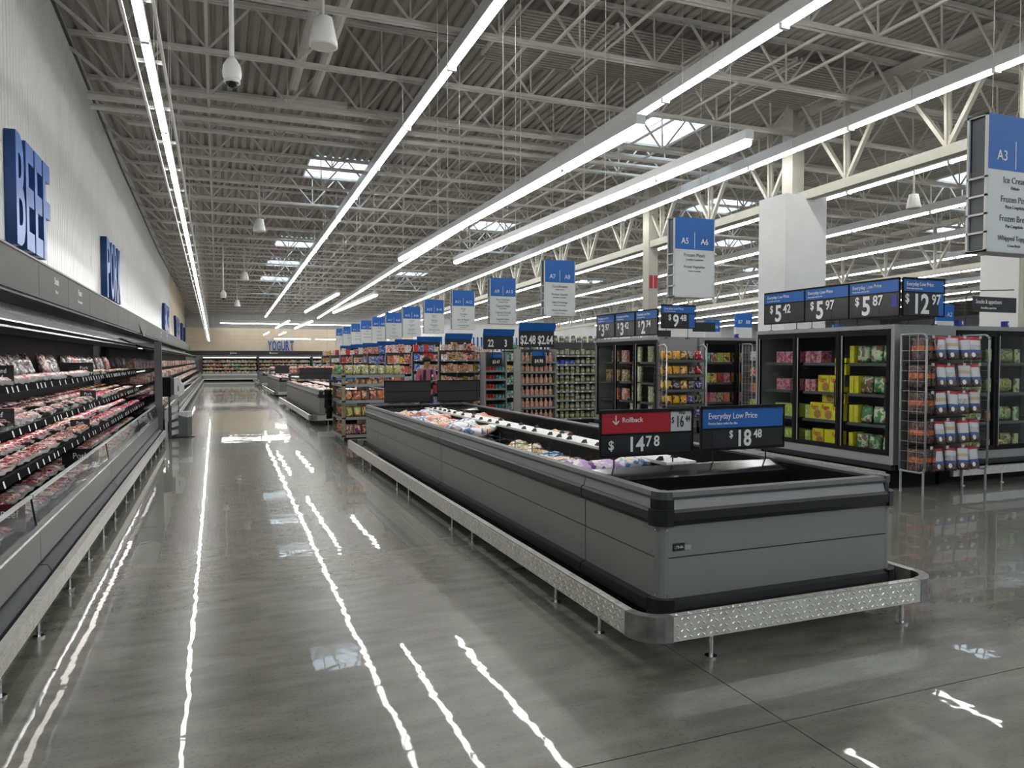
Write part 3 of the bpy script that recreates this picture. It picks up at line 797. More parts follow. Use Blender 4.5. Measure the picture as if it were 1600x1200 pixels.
    if detail:
        tr = MB(); nn = int(L / .055)
        for i in range(nn):
            for r_ in range(3):
                cy = .03 + i * .055 + (.027 if r_ % 2 else 0); cz = .162 + r_ * .03; s_ = 1 if (i + r_) % 2 else -1
                tr.add([(-.9745, cy - .016, cz - .008 * s_), (-.9745, cy - .003, cz + .006 * s_), (-.9745, cy + .016, cz + .008 * s_), (-.9745, cy + .003, cz - .006 * s_), (-.9715, cy, cz)],
                       [(0, 1, 4), (1, 2, 4), (2, 3, 4), (3, 0, 4)])
        stuff(tr.build('tread_lugs', M['tread'], t))
    return t
SEC = [(2.2, 5.75), (5.75, 9.3), (9.3, 12.85), (12.85, 16.4)]
for i, (a, c) in enumerate(SEC):
    meat_case(a, c, '%s section of the open meat case along the left wall, glass front' % od(i), 'near meat case sections')
ep = thing('end_panel', 'dark grey post and clear end panel closing the near meat case', 'panel', (0, 16.4, 0))
B(-1.17, .01, 0, -1.04, .10, 2.02).build('post', M['dkgrey'], ep)
B(-2.3, .01, .3, -1.17, .035, 2.0).build('clear_panel', M['endglass'], ep)
for i, a in enumerate((18.6, 27.2, 35.8, 44.4, 53.0)):
    meat_case(a, a + 8.6, '%s long case section beyond the waste bin along the left wall' % od(i), 'far meat case sections', detail=False)
# goods: trays one by one near the camera
LEV = [('the bottom well', .505, -1.22, 3, .0), ('the lowest shelf', .835, -1.36, 3, .0), ('the middle shelf', 1.115, -1.46, 3, .0), ('the top shelf', 1.445, -1.52, 1, .0)]
def zone(level, y, r):
    q = r.random()
    if level == 0: c = ['meat_red', 'meat_pink', 'meat_pale'] if y < 8.5 else ['meat_pale', 'meat_pink', 'meat_pink']
    elif level == 1: c = ['meat_red', 'meat_pink', 'meat_red'] if y < 9 else (['meat_pink', 'sausage', 'meat_dark'] if y < 11 else ['meat_hot', 'meat_hot', 'meat_pale'])
    elif level == 2: c = ['meat_dark', 'meat_pale', 'meat_pink'] if y < 11.5 else (['meat_hot', 'meat_hot', 'meat_pink'] if y < 13.2 else ['sausage', 'sausage', 'meat_pale'])
    else: c = ['meat_pale', 'meat_pale', 'meat_pink'] if y < 11.5 else ['meat_dark', 'meat_pink', 'sausage']
    return c[int(q * 3)]
CNAME = {'meat_red': 'deep red beef', 'meat_pink': 'pink meat', 'meat_pale': 'pale marbled meat', 'meat_hot': 'bright magenta labelled pork', 'meat_dark': 'dark meat', 'sausage': 'orange sausage'}
rr = random.Random(11); nind = 0
rest = {}
for li, (lname, z, xf, rows, _) in enumerate(LEV):
    ymin = [4.4, 5.6, 6.2, 6.6][li]
    for r_ in range(rows):
        y = ymin + rr.uniform(0, .1); k = 0
        while y < 16.1:
            kind = zone(li, y, rr); v = rr.randrange(3)
            x = xf - .125 - r_ * .232; zz = z + (.012 if li else .0) + r_ * .02
            rot = (rr.uniform(-.05, .05), rr.uniform(.02, .14), rr.uniform(-.18, .18)); black = kind in ('meat_dark',) or rr.random() < .12
            near = (r_ < 2 and y < 13.5) if li < 3 else (r_ < 1 and y < 13)
            if near and nind < 285:
                row = 'front' if r_ == 0 else 'second'
                o = tag(ob('meat_tray', TRK if black else TRW, None, (x, y, zz), (rot[0], rot[1], rot[2] + PI / 2)),
                        '%s tray from the near end, %s row of %s, %s' % (od(k), row, lname, CNAME[kind]), 'meat', 'meat trays on %s of the meat case' % lname)
                ob('meat', MEAT[kind][v], o)
                if rr.random() < .45 and r_ == 0: ob('paper_label', LBL, o, (rr.uniform(-.05, .05), rr.uniform(-.03, .03), .060))
                nind += 1
            else: rest.setdefault(kind, []).append((x, y, zz, rot[2]))
            y += .185 + rr.uniform(0, .03); k += 1
            if rr.random() < .05: y += .10
RM = ['meat_red', 'meat_pink', 'meat_pale', 'meat_hot', 'meat_dark', 'sausage']
bm_ = MB()
def chunk(b, x, y, z, mi, r, w=.15, d=.20, h=.045):
    b.pillow(w, d, h, 3, 4, mi=mi, jit=.008, c=(x, y, z + h * .45), rnd=r)
for kind, L_ in rest.items():
    for (x, y, zz, rz) in L_: chunk(bm_, x, y, zz, RM.index(kind), rr)
o = bm_.build('packed_meat', [PK[k] for k in RM], smooth=True); tag(o, 'rows of wrapped meat filling the back and far end of the near case', 'meat', kind='stuff')
# standing bags and packs leaning at the back of the top shelf
bagm = [MB() for _ in range(3)]
for i, b in enumerate(bagm): b.pillow(.20, .27, .07, 5, 6, jit=.01, c=(0, 0, .13), axis='x', crimp=.004)
bagm = [[b.mesh('meat_bag', PK[k], True) for k in ('film', 'meat_dark', 'meat_pink')] for b in bagm]
y = 8.0; k = 0
while y < 15.9:
    kd = rr.choice((0, 0, 0, 1, 0, 2))
    tag(ob('meat_bag', bagm[rr.randrange(3)][kd], None, (-1.93 + rr.uniform(-.05, .05), y, 1.47), (rr.uniform(-.25, .25), -.35 + rr.uniform(-.1, .1), rr.uniform(-.3, .3))),
        '%s %s bag from the near end, leaning on the top meat shelf' % (od(k), ('silvery film', 'dark', 'pinkish')[kd]), 'bag', 'bags leaning on the top meat shelf')
    y += .19 + rr.uniform(0, .08); k += 1
# far cases: stuff
for ci, a in enumerate((18.6, 27.2, 35.8, 44.4, 53.0)):
    b = MB()
    for (ln, z, xf, rows, _) in LEV:
        for r_ in range(2):
            y = a + .15
            while y < a + 8.5:
                if z > 1.0: b.box(xf - .22 - r_ * .16, y, z + .005, xf - .08 - r_ * .16, y + .2, z + rr.uniform(.10, .2), rr.randrange(7))
                else: chunk(b, xf - .12 - r_ * .17, y + .1, z, rr.randrange(7), rr, h=.09)
                y += .23
    cols = [PK[k] for k in ('meat_pink', 'meat_pale', 'film', 'sausage', 'meat_dark', 'mixwhite', 'bun')]
    tag(b.build('packed_meat', cols), 'packs filling the %s long case section beyond the waste bin' % od(ci), 'meat', kind='stuff')
# black name cards standing in the case
def card(x0, x1, y, z0, z1, text, label, red=False):
    t = thing('divider_card', label, 'sign', (x0, y, z0))
    B(0, 0, 0, x1 - x0, .012, z1 - z0).build('card', mat('dark_red_card', (.07, .008, .012), .4) if red else M['black'], t)
    h = (z1 - z0) * (.42 if len(text) < 7 else .36)
    if '\n' in text:
        a, c = text.split('\n'); txt(a, h, M['textw'], ((x1 - x0) / 2, -.002, (z1 - z0) * .58), FN, t, xs=.75); txt(c, h, M['textw'], ((x1 - x0) / 2, -.002, (z1 - z0) * .22), FN, t, xs=.8)
    else: txt(text, h, M['textw'], ((x1 - x0) / 2, -.002, (z1 - z0) * .52), FN, t, xs=.85)
card(-1.78, -1.55, 7.15, 1.46, 1.61, 'Ground\nBeef', 'black Ground Beef card on the top meat shelf at the frame edge')
card(-2.05, -1.56, 11.4, 1.45, 1.62, '', 'long blank black divider beside the top shelf Pork card')
card(-1.72, -1.56, 11.2, 1.46, 1.60, 'Pork', 'black Pork card on the top meat shelf')
card(-1.66, -1.48, 11.0, 1.13, 1.26, 'Pork', 'black Pork card on the middle meat shelf')
card(-1.74, -1.50, 6.9, 1.13, 1.27, 'Beef', 'black Beef card on the middle meat shelf at the frame edge')
card(-1.60, -1.40, 9.9, .85, .96, 'Pork', 'black Pork card on the lowest meat shelf')
card(-1.52, -1.18, 8.9, .51, .72, 'Pork', 'black Pork card standing in the bottom meat well')
card(-1.58, -1.20, 5.75, .51, .70, 'Ground Beef', 'dark red Ground Beef card in the bottom meat well', True)

# ================================================================ DISPENSER, BIN, BOARD
t = thing('waste_bin', 'dark grey waste bin with clear liner beside the meat case end', 'bin', (-.73, 17.45, 0))
b = MB(); b.prism([(-.20, -.14), (.12, -.17), (.20, -.06), (.20, .14), (-.20, .14)], 'z', .02, .50); b.build('body', mat('bin_grey', (.10, .115, .115), .4), t)
b = MB(); b.prism([(-.24, -.18), (.14, -.21), (.25, -.08), (.24, .17), (-.24, .17)], 'z', 0, .022); b.build('base', M['black'], t)
b = MB(); b.add([(-.205, -.145, .52), (.125, -.175, .43), (.205, -.06, .45), (.205, .145, .55), (-.205, .145, .55), (-.205, -.145, .55), (.125, -.175, .55), (.205, -.06, .55)], [(0, 1, 6, 5), (1, 2, 7, 6), (2, 3, 7), (5, 6, 7, 3, 4)])
b.build('liner', mat('liner_white', (.55, .60, .58), .25), t)
t = thing('wipe_dispenser', 'white wipe dispenser on a grey post behind the waste bin', 'dispenser', (-.83, 17.7, 0))
B(-.03, 0, 0, .03, .05, 1.0).build('post', M['galv'], t)
B(-.12, -.01, .90, -.05, .14, 1.26).build('bracket', M['dkgrey'], t)
b = MB(); b.prism([(-.05, .90), (.10, .90), (.14, .95), (.14, 1.12), (.08, 1.18), (.07, 1.27), (-.05, 1.27)], 'y', -.06, .14); b.build('housing', M['white'], t)
B(.02, -.063, .98, .04, -.058, 1.10).build('slot', M['black'], t)
t = thing('black_box', 'black box mounted between the end post and the wipe dispenser', 'box', (-1.02, 17.9, .85))
B(-.28, 0, 0, .06, .25, .42).build('shell', M['blackmatte'], t); B(-.29, -.01, .42, .07, .26, .435).build('lid', M['dkgrey'], t)
B(-.24, .1, -.85, -.2, .15, 0).build('leg', M['dkgrey'], t); B(0, .1, -.85, .04, .15, 0).build('leg', M['dkgrey'], t)
t = thing('slatted_board', 'pale slatted board leaning between the end post and waste bin', 'board', (-1.02, 16.75, 0))
B(0, .02, 0, .05, .09, .62).build('upright', M['galv'], t)
B(.08, .35, .02, .11, .39, .70).build('upright', M['dkgrey'], t); B(.22, .55, .02, .25, .59, .78).build('upright', M['dkgrey'], t)
for k in range(4):
    b = MB(); b.bar((.09, .37, .12 + k * .16), (.24, .57, .14 + k * .17), .02, .10); b.build('slat', M['galv'], t)

# ================================================================ FREEZER ISLANDS
LUG = {}
def coffin(x0, x1, y0, y1, seams, label, near=False, cross=None):
    t = thing('freezer_island', label, 'freezer', ((x0 + x1) / 2, y0, 0))
    cx = (x0 + x1) / 2; W = (x1 - x0) / 2; L = y1 - y0
    def side(s):   # profile mirrored for the two long sides; s = -1 left, +1 right
        return lambda pts: [(s * (W + p[0]), p[1]) for p in pts]
    ys = [0] + [q - y0 for q in seams] + [L]
    PANL = [(0, .258), (0, .503), (-.05, .503), (-.05, .258)]; PANU = [(0, .510), (0, .70), (-.05, .70), (-.05, .510)]
    BAND = [(-.05, .695), (.010, .695), (.032, .725), (.036, .775), (.024, .790), (-.05, .790)]
    RIM = [(-.05, .790), (.014, .790), (-.002, .846), (-.05, .846)]
    CAP = [(-.075, .846), (.006, .846), (.012, .862), (-.002, .886), (-.06, .888), (-.075, .878)]
    BASE = [(-.06, .185), (.03, .185), (.045, .215), (.035, .255), (.0, .270), (-.06, .270)]
    LIN = [(-.05, .27), (-.05, .86), (-.075, .86), (-.09, .27)]
    gr = MB()
    for s in (-1, 1):
        f = side(s)
        for a, c in zip(ys[:-1], ys[1:]):
            for nm, pr, m in (('lower_panel', PANL, 'panel'), ('upper_panel', PANU, 'panel'), ('bumper_band', BAND, 'blackgrey' if s else 'black'), ('rim_strip', RIM, 'panelL'), ('base_moulding', BASE, 'black')):
                mm = M['black'] if m == 'blackgrey' else M[m]
                ei = {'lower_panel': .052, 'upper_panel': .052, 'bumper_band': .066, 'rim_strip': .081, 'base_moulding': .066}[nm]
                b = MB(); b.prism(f(pr), 'y', a + (ei if a == 0 else .006), c - (ei if c == L else .006)); b.build(nm, mm, t)
        b = MB(); b.prism(f(CAP), 'y', .07, L - .07); b.build('rim_cap', M['dkgrey'], t)
        b = MB(); b.prism(f(LIN), 'y', .05, L - .05); b.build('liner', M['blackmatte'], t)
        gr.prism(f([(-.055, .2), (-.006, .2), (-.006, .845), (-.055, .845)]), 'y', .06, L - .06)
    # ends
    for e, (ya, d) in enumerate(((0, -1), (L, 1))):
        def fe(pts): return [(ya + d * p[0], p[1]) for p in pts]
        for nm, pr, m, ins in (('lower_panel', PANL, 'panel', .055), ('upper_panel', PANU, 'panel', .055), ('bumper_band', BAND, 'black', .07), ('rim_strip', RIM, 'panelL', .085), ('base_moulding', BASE, 'black', .07)):
            b = MB(); b.prism(fe(pr), 'x', -W + ins, W - ins); b.build(nm, M[m], t)
        b = MB(); b.prism(fe(CAP), 'x', -W + .07, W - .07); b.build('rim_cap', M['dkgrey'], t)
        b = MB(); b.prism(fe(LIN), 'x', -W + .05, W - .05); b.build('liner', M['blackmatte'], t)
        gr.prism(fe([(-.055, .2), (-.006, .2), (-.006, .845), (-.055, .845)]), 'x', -W + .06, W - .06)
        for s in (-1, 1):
            X = s * W; Y = ya
            def cor(r0, z0, z1, ext, n=4):   # rounded corner block
                b = MB(); cxx, cyy = X - s * r0, Y - d * r0; pts = []
                for i in range(n + 1):
                    an = PI / 2 * i / n; pts.append((cxx + s * math.cos(an) * (r0 + ext), cyy + d * math.sin(an) * (r0 + ext)))
                pts += [(cxx, cyy)]
                b.prism(pts, 'z', z0, z1); return b
            cor(.056, .258, .70, .0015).build('corner_post', M['panel'], t)
            cor(.07, .695, .790, .037).build('corner_cap', M['black'], t)
            cor(.085, .790, .846, .013).build('corner_cap', M['black'], t)
            cor(.075, .846, .891, .014).build('corner_cap', M['dkgrey'], t)
            cor(.07, .183, .274, .046).build('corner_cap', M['black'], t)
    gr.build('inner_frame', M['blackmatte'], t)
    B(-W + .04, .04, .18, W - .04, L - .04, .30).build('well_floor', M['blackmatte'], t)
    # plinth
    B(-W + .18, .2, 0, W - .18, L - .2, .19).build('plinth', M['blackmatte'], t)
    # kick rail all round
    ro = .285; wd = .055; rr_ = .16
    def railbar(p, q, nm='kick_rail'):
        b = MB(); b.bar((p[0], p[1], .2075), (q[0], q[1], .2075), wd, .135); return b.build(nm, M['tread'], t)
    xo = W + ro - wd / 2; xr = W + .085; yn = -ro + wd / 2; yf = L + ro - wd / 2
    railbar((-xo, yn + rr_, 0), (-xo, yf - rr_, 0)); railbar((xr, yn + rr_, 0), (xr, yf - rr_, 0)); railbar((-xo + rr_, yn), (xr - rr_, yn)); railbar((-xo + rr_, yf), (xr - rr_, yf))
    for s in (-1, 1):
        for (Y, d) in ((yn, -1), (yf, 1)):
            b = MB(); c0 = ((xr - rr_) if s > 0 else -(xo - rr_), Y - d * rr_); pts = []; n = 6
            for i in range(n + 1):
                a = PI / 2 * i / n; pts.append((c0[0] + s * math.cos(a) * (rr_ + wd / 2 + .003), c0[1] + d * math.sin(a) * (rr_ + wd / 2 + .003)))
            for i in range(n, -1, -1):
                a = PI / 2 * i / n; pts.append((c0[0] + s * math.cos(a) * (rr_ - wd / 2), c0[1] + d * math.sin(a) * (rr_ - wd / 2)))
            b.prism(pts, 'z', .137, .278); b.build('rail_corner', M['steelcap'], t)
    ft = MB(); ft.cyl((0, 0, .01), (0, 0, .145), .012, 8); ft.cyl((0, 0, 0), (0, 0, .012), .034, 14); ft = ft.mesh('foot', M['chrome'])
    yy = .3
    while yy < L + .1:
        for dy in (0, .62): ob('foot', ft, t, (-xo + .03, yy + dy, 0)); ob('foot', ft, t, (xr - .01, yy + dy, 0))
        yy += 2.4
    for xx in (-W + .18, W - .18): ob('foot', ft, t, (xx, yn + .02, 0)); ob('foot', ft, t, (xx, yf - .02, 0))
    if near:
        tr = MB()
        def lug(P, U, N):
            s_ = 1
            for k in (0,): pass
        def lugs(p0, u, n, length, rows, z0, dz, vertical=True):
            u = Vector(u); nrm = Vector(n); k = int(length / .042)
            for i in range(k):
                for r_ in range(rows):
                    q = Vector(p0) + u * (.03 + i * .042 + (.021 if r_ % 2 else 0)) + (Vector((0, 0, z0 + r_ * dz)) if vertical else nrm_top * (z0 + r_ * dz))
                    sgn = 1 if (i + r_) % 2 else -1
                    if vertical: w = Vector((0, 0, 1))
                    else: w = nrm_top
                    a = u * .014 + w * (.012 * sgn); c = (u * .0045 - w * (.005 * sgn))
                    tr.add([q - a, q + c, q + a, q - c, q + nrm * .005], [(0, 1, 4), (1, 2, 4), (2, 3, 4), (3, 0, 4)])
        hw = wd / 2 + .0005
        lugs((-xo + rr_, yn - hw, 0), (1, 0, 0), (0, -1, 0), xo + xr - 2 * rr_ - .03, 4, .157, .033)
        lugs((-xo - hw, yn + rr_, 0), (0, 1, 0), (-1, 0, 0), min(L, 6.5), 4, .157, .033)
        nrm_top = Vector((0, 1, 0)); lugs((-xo + rr_, yn - wd / 2, .2755), (1, 0, 0), (0, 0, 1), xo + xr - 2 * rr_ - .03, 1, .027, .02, False)
        nrm_top = Vector((1, 0, 0)); lugs((-xo - wd / 2, yn + rr_, .2755), (0, 1, 0), (0, 0, 1), min(L, 6.5), 1, .027, .02, False)
        stuff(tr.build('tread_lugs', M['tread'], t))
        e = MB(); e.bar((-xo + rr_, yn - hw, .276), (xr - rr_, yn - hw, .276), .004); e.bar((-xo - hw, yn + rr_, .276), (-xo - hw, yf - rr_, .276), .004)
        e.build('rail_edge', M['chrome'], t)
        # screws on the corner posts
        sc = MB()
        for z in (.29, .67):
            sc.cyl((-W + .045, -.001, z), (-W + .045, -.005, z), .006, 8); sc.cyl((-W - .001, .045, z), (-W - .005, .045, z), .006, 8); sc.cyl((W - .03, -.001, z), (W - .03, -.005, z), .006, 8)
        stuff(sc.build('screw_heads', M['chrome'], t))
        # number plate on the end
        pl = B(-W + .085, -.004, .545, -W + .165, -.0005, .590).build('number_plate', M['black'], t)
        txt('LTB-0A', .022, M['textw'], (-W + .125, -.0055, .560), FN, pl, xs=.85, ext=.0005)
        B(-W + .166, -.003, .548, -W + .21, -.0005, .575).build('number_sticker', mat('sticker_grey', (.4, .4, .4), .5), t)
    # centre divider of the long wells
    ya, yb = (1.10, L - 1.05) if near else (.25, L - .25)
    dv = MB(); dv.prism([(-.13, .60), (.13, .60), (.13, .83), (.15, .86), (-.15, .86), (-.13, .83)], 'y', ya, yb); dv = dv.build('centre_divider', M['blackmatte'], t)
    for k in range(5):
        B(-.135 + k * .054, ya, .862, -.135 + k * .054 + .049, yb, .885).build('white_slat', mat('divider_white', (.78, .78, .77), .4), dv)
    if near:
        cl = MB(); cl.add([(-.02, 0, 0), (.02, 0, 0), (.02, .06, .0), (-.02, .06, 0), (-.016, .01, .035), (.016, .01, .035)], [(0, 3, 2, 1), (0, 1, 5, 4), (1, 2, 5), (3, 0, 4), (2, 3, 4, 5)])
        cl = cl.mesh('tag_clip', M['black']); r = random.Random(3); y = ya + .1
        while y < yb:
            ob('tag_clip', cl, dv, (-.11 + r.uniform(-.01, .03), y, .884)); 
            if r.random() < .6: ob('tag_clip', cl, dv, (.09 + r.uniform(-.02, .02), y + .1, .884))
            y += r.uniform(.22, .42)
    # cross partitions
    for Y in ([.98, L - .95] if near else []):
        b = MB(); b.prism([(Y - .12, .815), (Y - .10, .825), (Y + .10, .868), (Y + .12, .868), (Y + .12, .3), (Y - .12, .3)], 'x', -W + .075, W - .075); b.build('cross_partition', M['blackgloss'], t)
    return t
C0 = (2.35, 4.15, 3.62, 12.75)
isl = coffin(*C0, [4.55, 8.1, 11.7], 'long grey freezer island with tread plate rail nearest the camera', near=True)
coffin(2.4, 4.2, 19.3, 28.9, [24.0], 'second grey freezer island, beyond the bread rack')
coffin(2.55, 4.3, 34.2, 43.0, [38.6], 'third grey freezer island from the camera, beyond the bun stacks')
coffin(2.6, 4.3, 48.0, 52.5, [50.2], 'fourth small far freezer island with a blue sign')
coffin(2.7, 4.3, 55.0, 57.5, [56.2], 'farthest freezer island, in front of the yogurt wall')
# black wire dividers in the near island
wr = MB()
for z in (.62, .70, .78): wr.bar((0, 0, z), (.68, 0, z), .006)
for x in (.02, .24, .46, .66): wr.bar((x, 0, .50), (x, 0, .86 if x in (.02, .46) else .80), .007)
wr = wr.mesh('wire_divider', M['black'])
for y in (5.1, 5.45, 5.85, 6.3, 6.7, 7.15, 7.6, 8.0, 8.6, 9.3):
    ob('wire_divider', wr, isl, (-.84, y - 3.62, 0))
    if y > 6: ob('wire_divider', wr, isl, (.16, y - 3.5, 0))
lw = MB()
for z in (.62, .70, .78): lw.bar((0, 0, z), (0, 4.2, z), .005)
ob('wire_divider', lw.mesh('wire_divider', M['black']), isl, (-.30, 1.5, 0))

def bag_mesh(nm, sx, sy, sz, seed, axis='z', c=(0, 0, 0), nx=7, ny=7, jit=.012):
    b = MB(); b.pillow(sx, sy, sz, nx, ny, jit=jit, c=c, axis=axis, crimp=.004, rnd=random.Random(seed)); return b.mesh('bag', PK[nm], True)
FZ = {k: [bag_mesh(k, .30, .24, .10, s) for s in (1, 2)] for k in ('frz1', 'frz2', 'frz3', 'frz4', 'frz5', 'purple')}
FN_ = {'frz1': 'orange and white', 'frz2': 'white', 'frz3': 'green and cream', 'frz4': 'blue', 'frz5': 'salmon orange', 'purple': 'lilac'}
rf = random.Random(21); nb = 0
def frozen(x, y, z, k, where, tilt=.25):
    global nb
    o = ob('frozen_bag', FZ[k][rf.randrange(2)], None, (x, y, z), (rf.uniform(-tilt, tilt), rf.uniform(-tilt, tilt), rf.uniform(0, 6.28)))
    tag(o, '%s frozen bag, %s' % (FN_[k], where), 'frozen food', 'bags in the nearest freezer island'); nb += 1
frozen(2.72, 4.98, .835, 'purple', 'nearest bag lying behind the front partition')
frozen(2.53, 5.05, .825, 'purple', 'beside the left rim behind the front partition')
frozen(2.98, 5.02, .84, 'frz2', 'under the red price sign beside the centre divider')
k = 0; y = 5.55
while y < 11.3:
    near_full = (y > 8.3) or y < 7.4
    if near_full:
        for x in (2.56, 2.82, 3.02):
            kd = rf.choice(('frz1', 'frz3', 'frz2', 'frz1')) if y < 8 else rf.choice(('frz2', 'frz1', 'frz2', 'frz5'))
            if abs(y - 6.5) < .15 and x > 2.9: kd = 'frz4'
            frozen(x + rf.uniform(-.03, .03), y, .67 + (.09 if y > 8.3 else 0) + rf.uniform(0, .07), kd, '%s from the front, %s row left of divider' % (od(k), {2.56: 'rim side', 2.82: 'middle', 3.02: 'divider side'}[x]))
        k += 1
    y += .26
for i, (y, kd) in enumerate(((8.2, 'frz5'), (10.6, 'frz1'), (10.9, 'frz5'), (11.2, 'frz5'), (11.4, 'frz1'))):
    frozen(3.72, y, .74, kd, '%s bag in the well right of the white divider' % od(i)); frozen(3.95, y + .1, .72, kd, '%s bag beside the right rim of the island' % od(i))
# lower layers under the visible bags
b = MB()
for y_ in [5.5 + i * .27 for i in range(22)]:
    for x_ in (2.58, 2.84, 3.02): b.pillow(.3, .25, .1, 3, 3, mi=rf.randrange(3), c=(x_, y_, .56 + (.09 if y_ > 8.3 else 0) + rf.uniform(-.02, .02)), rnd=rf)
tag(b.build('frozen_filling', [PK['frz1'], PK['frz2'], PK['frz3']], smooth=True), 'deeper layers of frozen bags inside the nearest island', 'frozen food', kind='stuff')
for o_, (xa, ya, yb, nm) in enumerate(((2.6, 19.6, 28.5, 'second'), (2.75, 34.5, 42.7, 'third'), (2.8, 48.2, 52.3, 'fourth'))):
    b = MB(); y = ya
    while y < yb:
        for x in (xa, xa + .3, xa + 1.0, xa + 1.3): b.pillow(.3, .28, .12, 3, 3, mi=rf.randrange(4), jit=.02, c=(x, y, .80 + rf.uniform(-.06, .03)), rnd=rf)
        y += .3
    tag(b.build('frozen_filling', [PK['frz1'], PK['frz2'], PK['frz5'], PK['meat_pale']], smooth=True), 'frozen packs filling the %s freezer island' % nm, 'frozen food', kind='stuff')

# ================================================================ PRICE SIGNS
def price_sign(loc, rz, w, h, label, head='Everyday Low Price', sub='Precios bajos todos los días', price=('$', '18', '48'), stem=.25, hd=.36, red=None, side=None, px=.5, group=None, hx=.07, dig=1.0, back=False, spread=False):
    t = thing('price_sign', label, 'price sign', loc, rz, group)
    B(0, 0, 0, w, .03, h).build('board', M['black'], t)
    fr = MB(); fr.bar((-.008, -.004, h), (w + .008, -.004, h), .022); fr.bar((-.008, -.004, 0), (w + .008, -.004, 0), .018); fr.bar((-.008, -.004, 0), (-.008, -.004, h), .010); fr.bar((w + .008, -.004, 0), (w + .008, -.004, h), .010); fr.bar((0, -.004, h * (1 - hd)), (w, -.004, h * (1 - hd)), .010)
    fr.build('frame', M['blackmatte'], t)
    if stem:
        for x in (w * .15, w * .8):
            st = MB(); st.bar((x, .015, -stem), (x, .015, 0), .008); st.box(x - .03, -.005, -stem, x + .03, .035, -stem + .012); st.build('stem', M['black'], t)
    if back: return t
    cw = w * .76 if red else w
    hp = B(.006, -.004, h * (1 - hd) + .008, cw - .004, 0, h - .012).build('header_panel', M['red'] if red else M['signblue'], t)
    if red:
        txt('Rollback', h * .165, M['textw'], (w * .22, -.006, h * .745), FN, hp, align='LEFT', xs=.95)
        ar = MB(); ax, az = w * .155, h * .80
        ar.bar((ax, -.006, az + .035), (ax, -.006, az - .030), .008, .003, up=(0, 1, 0)); ar.bar((ax, -.006, az - .032), (ax - .025, -.006, az - .005), .008, .003, up=(0, 1, 0)); ar.bar((ax, -.006, az - .032), (ax + .025, -.006, az - .005), .008, .003, up=(0, 1, 0))
        ar.build('arrow', M['textw'], hp)
        wp = B(cw, -.004, h * (1 - hd) + .008, w - .006, 0, h - .012).build('was_panel', mat('was_grey', (.55, .56, .56), .5), t)
        txt('Was', h * .13, M['textk'], (w * .885, -.006, h * .89), FN, wp, xs=.8)
        txt('$', h * .20, M['textk'], (w * .782, -.006, h * .70), FN, wp, xs=.7); txt('16', h * .37, M['textk'], (w * .862, -.006, h * .60), FN, wp, xs=.58, bold=.01); txt('44', h * .21, M['textk'], (w * .952, -.006, h * .72), FN, wp, xs=.58, bold=.01)
    else:
        txt(head, h * hd * .40, M['textw'], (w * hx, -.006, h * (1 - hd) + h * hd * .46), FN, hp, align='LEFT', xs=.86)
        txt(sub, h * hd * .17, M['textw'], (w * hx, -.006, h * (1 - hd) + h * hd * .20), FN, hp, align='LEFT', xs=.85)
    bh = h * (1 - hd); d, big, sm = price
    B(w * .12, -.003, .014, w * (.62 if not spread else .55), 0, bh - .012).build('number_plate', mat('number_card', (.016, .017, .022), .35), t)
    if spread:
        z0 = bh * .18
        for ch, x, s, dz in (('$', w * .105, .60, .20), ('1', w * .325, .98, 0), ('4', w * .42, .98, 0), ('7', w * .51, .70, .35), ('8', w * .60, .70, .35)):
            txt(ch, bh * s, M['textw'], (x, -.006, z0 + bh * dz * .6), FN, t, 'price_digit', xs=.95, bold=.018)
    else:
        s1, s2 = bh * .52 * dig, bh * 1.14 * dig
        x = w * px; zb = bh * .5 - s2 * .33
        wb = s2 * .50 * len(big)
        txt(d, s1, M['textw'], (x - wb / 2 - s1 * .40, -.006, zb + s2 * .70 - s1 * .70), FN, t, 'price_digit', xs=.85, bold=.02)
        txt(big, s2, M['textw'], (x, -.006, zb), FN, t, 'price_digit', xs=.86, bold=.025)
        txt(sm, s1 * 1.15, M['textw'], (x + wb / 2 + s1 * .62, -.006, zb + s2 * .70 - s1 * .80), FN, t, 'price_digit', xs=.88, bold=.02)
    if side: B(w - side, -.004, .012, w - .004, 0, bh - .01).build('side_strip', M['signblue'], t)
    return t
price_sign((2.56, 4.72, .955), 0, .775, .325, 'red Rollback price sign showing 14.78 on the nearest island', red=True, spread=True, stem=.10, hd=.52, price=('$', '14', '78'))
price_sign((3.43, 4.72, .965), 0, .775, .325, 'blue Everyday Low Price sign showing 18.48 on the nearest island', stem=.11, hd=.52, px=.50, dig=.98)
price_sign((2.66, 12.62, .93), 0, .80, .36, 'blank dark sign back at the left of the island far end', stem=.10, hd=.5, back=True)
price_sign((3.60, 12.62, .93), 0, .77, .36, 'blank dark sign back at the right of the island far end', stem=.10, hd=.5, back=True)
G1 = 'price signs above the three-door freezer'
for (ya, yb, p, nm) in ((9.42, 8.58, ('$', '5', '42'), '5.42'), (8.56, 7.76, ('$', '5', '97'), '5.97'), (7.74, 6.95, ('$', '5', '87'), '5.87')):
    s_ = price_sign((8.02, ya, 2.215), -PI / 2, ya - yb, .475, '%s black price sign from the left above the three-door freezer, %s' % (od({'5.42': 0, '5.97': 1, '5.87': 2}[nm]), nm), price=p, stem=.11, hd=.36, px=.36, group=G1)
B(.68, -.004, .12, .76, 0, .27).build('club_tag', mat('deep_blue', (.02, .03, .30), .4), s_)
price_sign((8.06, 6.92, 2.215), 0, .71, .475, 'black price sign reading 12.97 at the corner above the snack rack', price=('$', '12', '97'), stem=.11, hd=.36, px=.42, side=.09)
